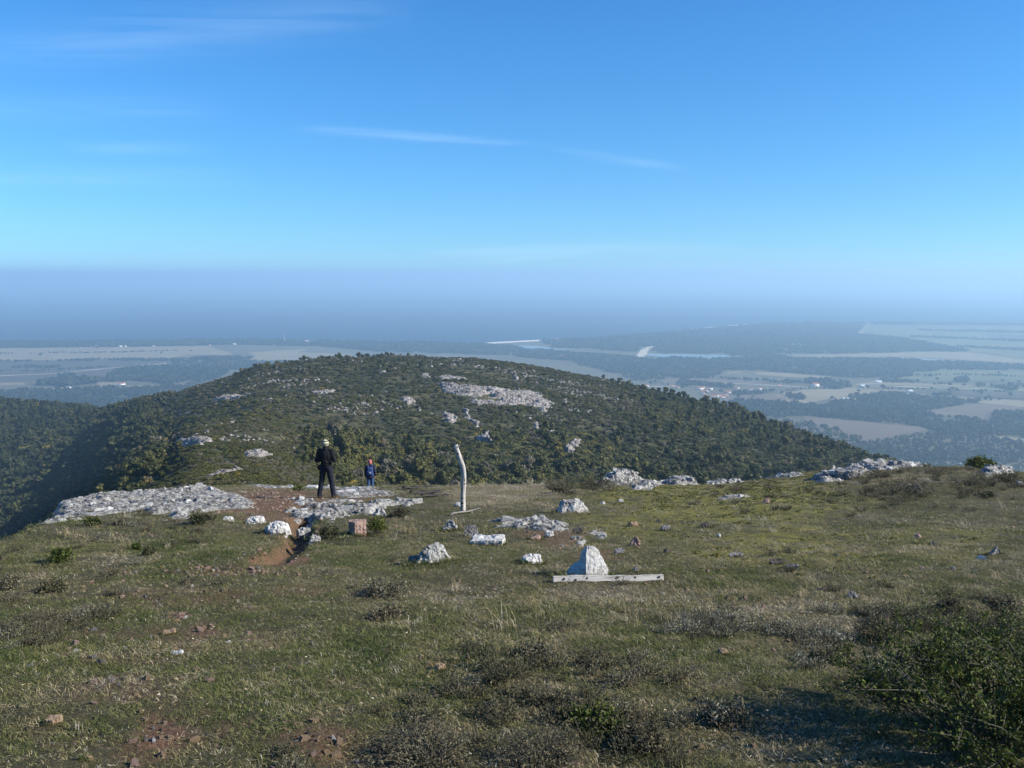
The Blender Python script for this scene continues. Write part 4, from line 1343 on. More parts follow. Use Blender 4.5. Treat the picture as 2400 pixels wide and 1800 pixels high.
BOULDERS = [
    # x, base y, width px, height px, shape, material, roughness, label
    (1368, 1353, 120, 74, 'fin', M_ROCKW, .018, 'tall white fin shaped stone with a shaded left face behind the plank'),
    (1012, 1321, 108, 58, 'pyramid', M_ROCK, .045, 'white craggy pyramid shaped boulder with tufts at its foot'),
    (972, 1321, 26, 20, 'block', M_ROCKG, .04, 'small grey block leaning on the left of the pyramid boulder'),
    (1243, 1323, 56, 25, 'dome', M_ROCKW, .045, 'flat white stone between the pyramid boulder and the fin stone'),
    (1141, 1278, 82, 25, 'slab', M_ROCKR, .025, 'flat white slab with a rust coloured underside'),
    (1105, 1259, 38, 33, 'upright', M_ROCKG, .035, 'grey upright stone leaning behind the rust bottomed slab'),
    (1054, 1244, 42, 26, 'wedge', M_ROCK, .05, 'rough grey and white stone left of the upright one'),
    (1340, 1202, 76, 38, 'dome', M_ROCK, .035, 'rounded boulder with a blue shaded left side and white top'),
    (836, 1254, 44, 36, 'corner', M_ROCKP, .03, 'squared pinkish stone block by the tussock'),
    (596, 1229, 50, 22, 'dome', M_ROCKW, .04, 'white rock at the upper left edge of the dirt path'),
    (648, 1251, 62, 27, 'dome', M_ROCKW, .04, 'long smooth white rock beside the dirt path'),
    (712, 1266, 48, 33, 'dome', M_ROCK, .045, 'knobbly white boulder above the path gully'),
    (738, 1272, 30, 22, 'dome', M_ROCK, .05, 'smaller white boulder touching the knobbly one by the gully'),
    (731, 1244, 40, 18, 'dome', M_ROCK, .04, 'low white stone below the shattered ledge'),
    (534, 1222, 28, 13, 'dome', M_ROCKW, .04, 'small white stone left of the path edge rocks'),
    (888, 1211, 44, 26, 'pyramid', M_ROCK, .05, 'white craggy rock at the end of the shattered ledge'),
    (2334, 1301, 32, 21, 'wedge', M_ROCKG, .03, 'pointed grey stone beside the puddle'),
    (1797, 1180, 20, 14, 'dome', M_ROCKP, .04, 'pink stone in the moss near the brow'),
    (1685, 1259, 12, 10, 'dome', M_ROCKW, .04, 'bright white stone alone in the moss'),
    (1254, 1265, 30, 17, 'wedge', M_ROCKP, .04, 'pinkish stone below the layered rock pavement'),
    (1288, 1258, 20, 15, 'block', M_ROCKW, .04, 'white cobble below the layered rock pavement'),
    (1354, 1251, 24, 14, 'slab', M_ROCKD, .04, 'dark flat stone at the right end of the pavement'),
    (1484, 1234, 28, 12, 'dome', M_ROCKT, .04, 'low tan stone in the moss right of the pavement'),
    (1542, 1226, 16, 12, 'wedge', M_ROCKD, .04, 'small dark stone in the moss, upper of two'),
    (1560, 1243, 20, 13, 'block', M_ROCKG, .04, 'small grey stone in the moss, lower of two'),
    (1486, 1280, 30, 25, 'wedge', M_ROCKP, .035, 'triangular pink and grey stone right of the fin stone'),
    (1452, 1299, 24, 15, 'slab', M_ROCKG, .035, 'grey stone set in the bank right of the fin stone'),
    (1562, 1296, 16, 12, 'dome', M_ROCKD, .04, 'dark stone at the edge of the brown moss'),
    (1490, 1340, 20, 12, 'wedge', M_ROCKG, .04, 'little grey stone just above the plank'),
    (2186, 1277, 13, 10, 'wedge', M_ROCKG, .04, 'little pale stone left of the puddle'),
    (2152, 1262, 17, 12, 'dome', M_ROCKP, .04, 'little pink stone far right in the moss'),
    (1820, 1323, 30, 13, 'slab', M_ROCKD, .04, 'dark flat stone in front of the moss'),
    (1857, 1333, 34, 10, 'slab', M_ROCKG, .04, 'grey flat stone beside the dark flat one'),
    (1725, 1306, 30, 12, 'slab', M_ROCKG, .04, 'half buried grey stone in the brown moss'),
    (1654, 1236, 30, 11, 'dome', M_ROCKD, .04, 'low dark stone right of the small stones in the moss'),
    (2235, 1337, 16, 10, 'dome', M_ROCKG, .04, 'small grey stone in the grass below the puddle'),
    (2000, 1404, 30, 18, 'upright', M_ROCKG, .04, 'grey stone standing among the straw tussocks'),
    (1693, 1534, 28, 13, 'dome', M_ROCKT, .04, 'brown stone in the grass in front of the tussocks'),
    (125, 1698, 32, 19, 'block', M_ROCKT, .03, 'tan squared stone in the left foreground'),
    (411, 1535, 30, 11, 'slab', M_ROCKW, .03, 'flat white stone on the worn turf at left'),
    (132, 1541, 14, 7, 'slab', M_ROCKW, .04, 'tiny white stone at the far left'),
    (394, 1487, 28, 11, 'slab', M_ROCKT, .04, 'flat brown stone behind the flat white one'),
    (280, 1434, 16, 11, 'wedge', M_ROCKD, .04, 'dark stone on the turf at left, behind the others'),
    (322, 1737, 11, 9, 'dome', M_ROCKT, .04, 'yellowish pebble in the gravel patch'),
    (204, 1782, 22, 11, 'dome', M_ROCKT, .04, 'tan stone at the bottom left'),
    (66, 1566, 18, 10, 'slab', M_ROCKG, .04, 'small grey flat stone at the left edge'),
    (176, 1710, 15, 12, 'dome', M_ROCKG, .04, 'grey pebble right of the tan squared stone'),
    (160, 1523, 16, 8, 'dome', M_ROCKP, .04, 'pinkish pebble at the left'),
    (234, 1558, 30, 13, 'dome', M_ROCKD, .04, 'dark brown stone half sunk in the left turf'),
    (532, 1509, 15, 8, 'slab', M_ROCKW, .04, 'small white flat stone right of the worn turf'),
    (986, 1546, 18, 12, 'dome', M_ROCKT, .05, 'tan clod at the upper left of the clod pile'),
    (1031, 1572, 30, 20, 'dome', M_ROCKT, .05, 'largest tan clod in the middle of the pile'),
    (1005, 1583, 15, 12, 'dome', M_ROCKT, .05, 'small tan clod at the lower left of the pile'),
    (1095, 1547, 12, 16, 'upright', M_ROCKT, .05, 'upright tan clod at the right of the pile'),
    (1068, 1548, 14, 9, 'dome', M_ROCKT, .05, 'little tan clod between the largest and the upright one'),
    (1392, 1140, 18, 14, 'block', M_ROCKG, .03, 'grey stone in the dark heath below the skyline outcrop'),
    (1205, 1132, 26, 9, 'slab', M_ROCKW, .04, 'low white rock on the brow right of the post'),
    (1955, 1103, 10, 13, 'upright', M_ROCKW, .04, 'little upright white stone on the right skyline'),
    (1990, 1122, 60, 22, 'block', M_ROCKG, .03, 'dark sided block below the right skyline outcrop'),
    (2252, 1093, 14, 9, 'dome', M_ROCKW, .04, 'white stone left of the round skyline shrub'),
    (1775, 1121, 22, 11, 'dome', M_ROCKW, .04, 'white stone just below the thin rock rim'),
    (1455, 1177, 16, 8, 'dome', M_ROCKW, .04, 'white pebble beside the bright moss patch'),
    (1412, 1182, 14, 7, 'dome', M_ROCKW, .04, 'white pebble below the bright moss patch'),
    (1075, 1188, 22, 12, 'dome', M_ROCKW, .04, 'white stones at the foot of the post on its left'),
    (834, 1161, 14, 8, 'dome', M_ROCKW, .04, 'bright cobble on the rock pavement right of the man'),
    (2390, 1140, 26, 13, 'dome', M_ROCKG, .04, 'grey stone at the right edge below the skyline'),
]


BASES = []


def build_boulders():
    for i, (px, py, w, h, shp, mat, rg, lab) in enumerate(BOULDERS):
        x, y, z = gp(px, py)
        m = math.hypot(y, z) / F_PX
        W, Hh = w * m, h * m * 1.02
        rr = random.Random(900 + i)
        pts = [(a * W * (rr.uniform(.84, 1.1) if shp not in ('fin', 'corner') else 1), b * W * 0.9 + (rr.uniform(-.08, .08) * W if shp not in ('fin', 'corner') else 0), c * Hh * (rr.uniform(.86, 1.06) if shp not in ('fin', 'corner') else 1))
               for j, (a, b, c) in enumerate(SHAPES[shp])]
        big = w > 35
        me = hull_rock('boulder', pts, mat, i * 7 + 3, rg * (2.1 if shp not in ('fin', 'corner') else 1.5), 4 if big else 3)
        if shp == 'fin':
            tail = hull_rock('tail', [(a * W, b * W * 0.9, c * Hh) for a, b, c in SHAPES['fin_tail']], mat, 77, .03, 4)
            bm = bmesh.new()
            bm.from_mesh(me)
            bm.from_mesh(tail)
            bm.to_mesh(me)
            bm.free()
            bpy.data.meshes.remove(tail)
        o = link('boulder' if w > 35 else 'stone', me, None, (x, y + 0.15 * W, Hs(x, y + 0.15 * W) if y < 30 else z))
        if shp not in ('fin', 'corner'):
            o.rotation_euler = (0, 0, rr.uniform(-.35, .35))
        tag(o, lab, 'boulder' if w > 35 else 'stone')
        o.location.z -= 0.05 * Hh
        BASES.append((x, y + 0.15 * W, W, w))


def outcrop(lab, poly, hgt, cell, nfrag, mat, fragmats, seed, hill=False):
    pw = []
    for p in poly:
        x, y, z = gp(p[0], p[1], 46 if hill else 2.2)
        if not hill and y > 52:                      # the outline touches the brow: keep to the hilltop side
            a, t = ray_of(*p)
            y = min(1.6 / max(-t - SLOPE, 0.03), 41 if p[0] < 1300 else 46)
            x = a * y
        pw.append((x, y))
    pw = np.array(pw)
    cx, cyy = pw.mean(0)
    lo, hi = pw.min(0) - cell, pw.max(0) + cell
    step = cell / 9.0
    while (hi - lo).prod() / step ** 2 > 60000:
        step *= 1.15
    xs = np.arange(lo[0], hi[0] + step, step)
    ys = np.arange(lo[1], hi[1] + step, step)
    X, Y = np.meshgrid(xs, ys, indexing='ij')
    jx = X + 0.3 * step * (vn2(X / step * 1.7, Y / step * 1.7, seed) - 0.5)
    jy = Y + 0.3 * step * (vn2(X / step * 1.7, Y / step * 1.7, seed + 1) - 0.5)
    X, Y = jx, jy
    dist = seg_dist(X, Y, [tuple(p) for p in pw] + [tuple(pw[0])])
    ins = inpoly(X, Y, [tuple(p) for p in pw])
    sd = np.where(ins, dist, -dist) + 0.6 * cell * fbm(X / cell / 1.4, Y / cell / 1.4, 3, seed + 2) + 1.3 * cell * fbm(X / cell / 5, Y / cell / 4, 2, seed + 12)
    wx = X + 0.35 * cell * fbm(X / cell, Y / cell, 3, seed + 3)
    wy = Y + 0.35 * cell * fbm(X / cell, Y / cell, 3, seed + 4)
    f1, f2, val, tl1 = voronoi(wx / (cell * 1.5), wy / cell, seed + 5)
    g1, g2, gval, tl2 = voronoi(wx / (cell * 0.55), wy / (cell * 0.42), seed + 6)
    crack = 1 - sstep(0.02, 0.22, f2 - f1)
    crack2 = 1 - sstep(0.02, 0.26, g2 - g1)
    edge = sstep(-0.25 * cell, 0.9 * cell, sd)
    gap = sstep(0.14, 0.34, fbm(X / (cell * 4.5), Y / (cell * 2.2), 4, seed + 9) + 0.36)
    amp = min(hgt, 0.60 * cell)
    mound = (hgt - amp) * sstep(0, 0.75 * max(float(sd.max()), cell), sd)
    hgt_all, hgt = hgt, amp
    rise = mound * gap + edge * (0.40 + 0.40 * val + 0.25 * gval + 0.7 * tl1 + 0.4 * tl2 + 0.4 * fbm(X / (3 * cell), Y / (3 * cell), 3, seed + 7)) * hgt * gap
    rise -= edge * gap * (0.34 * hgt * crack + 0.20 * hgt * crack2)
    rise += edge * 0.05 * hgt * fbm(X / (cell * .2), Y / (cell * .2), 2, seed + 8)
    Zg = H(X, Y)
    Z = Zg + rise - 0.22 * hgt * (1 - gap * edge) - 0.012
    keep = sd > -0.3 * cell
    idx = -np.ones(X.shape, int)
    F4 = grid_faces(*X.shape)
    fk = keep.ravel()[F4].all(1)
    F4 = F4[fk][:, ::-1]
    used = np.unique(F4)
    remap = -np.ones(X.size, int)
    remap[used] = np.arange(len(used))
    zc = Hs(cx, cyy)
    P = np.stack([X.ravel()[used] - cx, Y.ravel()[used] - cyy, Z.ravel()[used] - zc], -1)
    root = link('rock_outcrop', None, None, (cx, cyy, zc))
    tag(root, lab, 'rock outcrop')
    link('rock_mass', mk_mesh('rock_mass', P, remap[F4], [mat]), root)
    # loose broken pieces lying on the rock, each one its own part
    rr = random.Random(seed)
    cand = np.argwhere(sd > 0.1 * cell)
    for k in range(min(nfrag, len(cand))):
        i, j = cand[rr.randrange(len(cand))]
        o = link('rock_fragment', fragmats[rr.randrange(len(fragmats))], root)
        s = cell * rr.choice((0.35, 0.5, 0.7, 1.0, 1.3)) * rr.uniform(.8, 1.2)
        o.location = (X[i, j] - cx, Y[i, j] - cyy, Z[i, j] - zc - 0.04 * s)
        o.rotation_euler = (rr.uniform(-.25, .25), rr.uniform(-.25, .25), rr.uniform(0, 6.28))
        o.scale = (s, s * rr.uniform(.6, 1), s * rr.uniform(.4, .75))


def frag_set(mat, tagname):
    res = []
    for i, s in enumerate(('slab', 'dome', 'wedge', 'block', 'pyramid', 'dome')):
        rr = random.Random(40 + i)
        pts = [(a * rr.uniform(.8, 1.1), b * rr.uniform(.8, 1.1), c * .45) for a, b, c in SHAPES[s]]
        res.append(hull_rock(tagname, pts, mat, 300 + i, .05, 1))
    return res


def build_outcrops():
    fr = frag_set(M_ROCK, 'rock_fragment') + frag_set(M_ROCKW, 'rock_fragment')
    frd = frag_set(M_ROCKG, 'rock_fragment')
    for i, (lab, poly, hgt, cell, nf, mat) in enumerate(OUTCROPS):
        outcrop(lab, poly, hgt, cell, nf, mat, frd if mat is M_OUTD else fr, 1000 + 17 * i)
    frh = frag_set(M_HROCK, 'hill_rock_fragment')
    for i, (lab, poly, hgt, cell, nf) in enumerate(HILL_OUT):
        outcrop(lab, poly, hgt, cell, nf, M_HROCK, frh, 2000 + 17 * i, True)


def build_gravel():
    """uncountable small gravel on the bare soil"""
    protos = []
    for i, mt in enumerate((M_ROCKT, M_ROCKD, M_ROCKP, M_ROCKT, M_ROCKG, M_ROCKW)):
        rr = random.Random(70 + i)
        pts = [(a * rr.uniform(.8, 1.1), b * rr.uniform(.8, 1.1), c * .55) for a, b, c in SHAPES[('dome', 'wedge', 'block', 'slab', 'dome', 'wedge')[i]]]
        protos.append(hull_rock('gravel_piece', pts, mt, 500 + i, .05, 1))
    x, y = [np.concatenate(q) for q in zip(near_points(60000, 2.6, 45, 0.66), near_points(46000, 2.6, 11, 0.66))]
    z = H(x, y)
    px, py = project(x, y, z)
    dirt = emask(DIRT, px, py, x, y, 41)
    heavy = emask([(365, 1712, 62, 48, 1.0), (625, 1180, 100, 32, .7), (480, 1480, 40, 16, .8), (415, 1446, 30, 7, .9), (745, 1735, 90, 50, .5), (1028, 1562, 30, 14, .4),
                   (545, 1338, 130, 15, .7), (655, 1305, 60, 28, .5), (820, 1165, 120, 18, .5), (1310, 1275, 40, 14, .9), (1350, 1262, 60, 20, .5)], px, py, x, y, 71)
    dens = 0.85 * heavy + 0.26 * dirt + 0.045 * np.clip(0.3 + 2 * fbm(x / 2, y / 2, 3, 72), 0, 1)
    dens = dens + 0.5 * (1 - sstep(0.25, 0.55, seg_dist(x, y, GULLY)))
    k = np.where((RNG.uniform(0, 1, len(x)) < dens) & visible_brow(x, y))[0]
    n = len(k)
    s = 0.014 + 0.055 * RNG.uniform(0, 1, n) ** 3
    s *= 0.8 + 0.5 * np.clip(y[k] / 20, 0, 1.2)
    instancer('gravel', 'brown and grey gravel on the bare soil patches', protos, np.stack([x[k], y[k], z[k] - 0.004], -1), RNG.uniform(0, 6.28, n), s,
              np.zeros(n), RNG.choice(6, n, p=[.3, .2, .2, .14, .1, .06]), RNG.normal(0, .25, (n, 2)))


build_grass()
build_boulders()


def build_foot_grass():
    X, Y, S = [], [], []
    for bx, by, W, wpx in BASES:
        n = int(10 + 0.55 * wpx)
        th = RNG.uniform(0, 2 * math.pi, n)
        rr_ = RNG.normal(1.0, .16, n)
        X.append(bx + 0.52 * W * np.cos(th) * rr_)
        Y.append(by + 0.34 * W * np.sin(th) * rr_)
        S.append(np.full(n, np.clip(W / .35, .4, 1.0)))
    x, y, sc = np.concatenate(X), np.concatenate(Y), np.concatenate(S)
    n = len(x)
    pr = [blades_proto('foot_tuft', 190 + i, 30, 0.075, 0.05, 0.0026, 0.9, [M_GRASS], 0.8) for i in range(4)]
    instancer('foot_grass', 'longer grass growing round the feet of the boulders', pr, np.stack([x, y, H(x, y)], -1), RNG.uniform(0, 6.28, n), sc * RNG.uniform(.5, 1.25, n),
              np.clip(RNG.normal(.42, .16, n), 0, 1), RNG.integers(0, 4, n), RNG.normal(0, .1, (n, 2)))


build_foot_grass()
build_outcrops()
build_gravel()


# ------------------------------------------------------------------ vegetation of the hill
SHRUBS = [shrub_proto('hill_shrub', 600 + i, 460, 8 + i % 3, 0.72 + 0.06 * i, 0.062, [M_SHRUB, M_BARK]) for i in range(6)]
SHRUBS_HI = [shrub_proto('shrub', 610 + i, 900, 9 + i % 3, 0.72 + 0.06 * i, 0.045, [M_SHRUB, M_BARK]) for i in range(5)]
TREES = []
for i in range(4):
    cr, lc = tree_crown('crown', 640 + i, 1100, [M_SHRUB], 1.0, 0.040)
    TREES.append((cr, trunk_mesh('trunk', lc, M_BARK)))


def tree_joined(i):
    """crown and trunk in one mesh, for the far masses of trees"""
    rs = 660 + i
    cr, lc = tree_crown('hill_tree', rs, 460, [M_SHRUB, M_BARK], 1.0, 0.06)
    bm = bmesh.new()
    bm.from_mesh(cr)
    tm = trunk_mesh('tmp_trunk', lc, M_BARK)
    n0 = len(bm.faces)
    bm.from_mesh(tm)
    bm.faces.ensure_lookup_table()
    for f in list(bm.faces)[n0:]:
        f.material_index = 1
    bm.to_mesh(cr)
    bm.free()
    bpy.data.meshes.remove(tm)
    return cr


TREEJ = [tree_joined(i) for i in range(4)]
CREST = [(-900, 1230), (0, 1225), (69, 1222), (196, 1150), (361, 1137), (468, 1131), (600, 1135), (712, 1122), (830, 1128), (1000, 1135), (1190, 1130), (1300, 1128),
         (1397, 1106), (1462, 1084), (1560, 1092), (1650, 1106), (1745, 1112), (1907, 1108), (2080, 1082), (2264, 1088), (2400, 1095), (3400, 1100)]


ZONES = [(130, 'on the shaded slope at the left edge'), (330, 'on the shaded slope behind the white slab'), (560, 'on the spur behind the white slab'),
         (735, 'on the slope left of the standing man'), (845, 'behind the brow between the two people'), (1060, 'behind the brow between smaller person and post'),
         (1230, 'behind the brow just right of the post'), (1420, 'behind the brow left of the skyline outcrop'), (1660, 'behind the jagged skyline outcrop'),
         (1900, 'behind the thin rock rim on the right'), (9999, 'behind the humped right skyline outcrop')]


def zone_of(px_):
    for lim, t in ZONES:
        if px_ < lim:
            return t


def build_hill_plants():
    P = []

    def ring(n, y0, y1, amax):
        q = np.sqrt(RNG.uniform(y0 ** 2, y1 ** 2, n))
        a = RNG.uniform(-amax, amax, n)
        return a * q, q
    for n, y0, y1 in ((22000, 40, 110), (60000, 110, 260), (90000, 260, 620), (46000, 620, 1000), (42000, 1000, 1900)):
        P.append(ring(n, y0, y1, 0.78))
    x = np.concatenate([p[0] for p in P])
    y = np.concatenate([p[1] for p in P])
    z = H(x, y)
    px, py = project(x, y, z)
    hilltop = visible_brow(x, y) & (y < 70)
    rock = on_rock(px, py, HROCK_PX) & (y > 46)
    pathd = seg_dist(px, py, HILL_PATH) < 5
    ok = ~hilltop & ~rock & ~(pathd & (y > 46) & (y < 160)) & (z > PLAIN_Z - 1.5)
    x, y, z, px, py = (v[ok] for v in (x, y, z, px, py))
    n = len(x)
    u = RNG.uniform(0, 1, n)
    clump = fbm(x / 26, y / 26, 4, 81)
    # kinds by where they grow
    left = sstep(430, 300, px) * sstep(90, 240, y) + sstep(560, 760, y) * sstep(900, 500, px)
    left = np.clip(left + 0.0, 0, 1)
    right = sstep(1380, 1650, px) * sstep(140, 220, y)
    bushy = sstep(640, 820, px) * sstep(1600, 1350, px) * sstep(985, 1040, py) * sstep(120, 180, y)
    summit = np.clip(1 - left - right - bushy, 0, 1) * sstep(240, 320, y)
    size = 0.42 + 0.75 * u ** 3 + 0.35 * np.clip(clump, -0.6, 1)                   # spur heath
    size = np.maximum(size, 0.28)
    size = size * (1 + 1.35 * bushy + 1.15 * right + 1.6 * left + 0.45 * summit) * (0.6 + 0.4 * sstep(0.0, 0.5, bushy + right + left + summit) + 0.25 * (y > 110)) * (1 + 0.5 * sstep(620, 1000, y) + 0.9 * sstep(1000, 1500, y))
    tint = 0.26 + 0.24 * clump + RNG.normal(0, 0.05, n)
    spur = np.clip(1 - left - right - bushy - summit, 0, 1)
    tint = tint + 0.10 * bushy - 0.10 * left + 0.05 * right + 0.10 * spur + 0.05 * summit
    gorse = (RNG.uniform(0, 1, n) < (0.13 * bushy + 0.03 * right + 0.010) * np.clip(0.6 + 1.6 * fbm(x / 18, y / 18, 3, 82), 0, 2))
    gorse &= ~((np.abs(px - 767) < 26) & (py > 990) & (py < 1080))
    tint = np.where(gorse, RNG.uniform(0.54, 0.72, n), tint)
    grey = RNG.uniform(0, 1, n) < (0.34 * (1 - left) * (1 - bushy * .6) * (1 - right * .7)) * np.clip(0.7 + 1.2 * fbm(x / 30, y / 30, 3, 83), 0, 2)
    tint = np.where(grey & ~gorse, RNG.uniform(0.86, 1.0, n), tint)
    tint = np.clip(tint, 0.0, 1.0)
    treeish = (RNG.uniform(0, 1, n) < 0.40 * left + 0.04 * right + 0.02 * bushy + 0.35 * sstep(800, 1100, y)) & (y > 110)
    treeish |= (y > 380) & (y < 580) & (px > 480) & (px < 1000) & (py < 880) & (RNG.uniform(0, 1, n) < 0.025)
    gap = (fbm(x / 9, y / 9, 3, 84) > 0.22) & (summit + (1 - bushy) * (1 - left) * (1 - right) > 0.8) & ~treeish
    keep = ~gap | (RNG.uniform(0, 1, n) < 0.3)
    # the largest in view stand as objects of their own
    crest = np.interp(px, [c[0] for c in CREST], [c[1] for c in CREST])
    hgt = np.where(treeish, size * 1.6 + 0.8, size * 0.75)
    seen = (px > 5) & (px < 2395) & (py - 0.6 * hgt / y * F_PX < crest) & (y < 560)
    show = np.where(seen & keep, hgt / y, 0)
    rot = RNG.uniform(0, 6.28, n)
    sh = np.where(~treeish & (gorse | (RNG.uniform(0, 1, n) < .6)))[0]
    sh = sh[np.argsort(-show[sh])][:300]
    tr = np.where(treeish)[0]
    tr = tr[np.argsort(-show[tr])][:120]
    single = np.zeros(n, bool)
    for i in sh:
        if show[i] <= 0:
            continue
        single[i] = True
        o = link('shrub', SHRUBS_HI[int(rot[i] * 97) % 5], None, (x[i], y[i], z[i]))
        s = size[i]
        o.rotation_euler = (0, 0, rot[i])
        o.scale = (s, s, s)
        o['tint'] = float(tint[i])
        where = zone_of(px[i])
        kind = 'olive bush with yellow flowers' if gorse[i] else 'grey brown bush' if grey[i] else 'dark green bush'
        tag(o, kind + ' ' + where, 'shrub', kind.replace('bush', 'bushes') + ' ' + where)
    for i in tr:
        if show[i] <= 0:
            continue
        single[i] = True
        cr, tm = TREES[int(rot[i] * 97) % 4]
        root = link('tree', None, None, (x[i], y[i], z[i]))
        s = hgt[i]
        root.rotation_euler = (0, 0, rot[i])
        root.scale = (s * 0.95, s * 0.95, s)
        c = link('crown', cr, root)
        c['tint'] = float(tint[i])
        link('trunk', tm, root)
        where = zone_of(px[i])
        tag(root, 'small dark tree ' + where, 'tree', 'small dark trees ' + where)
    rest = keep & ~single
    k = np.where(rest & ~treeish)[0]
    m = len(k)
    sc = np.stack([size[k] * RNG.uniform(1.0, 1.7, m), size[k] * RNG.uniform(1.0, 1.7, m), size[k] * RNG.uniform(.6, .95, m)], -1)
    instancer('scrub', 'dense dark green and olive scrub covering the hill', SHRUBS, np.stack([x[k], y[k], z[k] - 0.05 * size[k]], -1), rot[k], sc, tint[k], RNG.integers(0, 6, m))
    k = np.where(rest & treeish)[0]
    m = len(k)
    sc = np.stack([hgt[k] * RNG.uniform(.85, 1.2, m), hgt[k] * RNG.uniform(.85, 1.2, m), hgt[k]], -1)
    instancer('woodland', 'dark woodland in the valleys around the hill', TREEJ, np.stack([x[k], y[k], z[k] - 0.05], -1), rot[k], sc, tint[k], RNG.integers(0, 4, m))


build_hill_plants()


def build_scree():
    protos = frag_set(M_HROCK, 'scree_piece')
    n = 26000
    q = np.sqrt(RNG.uniform(70 ** 2, 560 ** 2, n))
    x, y = RNG.uniform(-.42, .30, n) * q, q
    z = H(x, y)
    px, py = project(x, y, z)
    f = fbm(x / 30, y / 12, 4, 85)
    k = np.where((f > .30) & (RNG.uniform(0, 1, n) < .8) & ~visible_brow(x, y) & (px > 380) & (px < 1500) & ((py < 1000) | (px < 720)))[0]
    m = len(k)
    instancer('scree', 'pale scattered stones between the scrub of the hill', protos, np.stack([x[k], y[k], z[k] + .05], -1), RNG.uniform(0, 6.28, m),
              RNG.uniform(.3, 1.3, m) * (0.5 + y[k] / 500), np.zeros(m), RNG.integers(0, 6, m), RNG.normal(0, .2, (m, 2)))


build_scree()

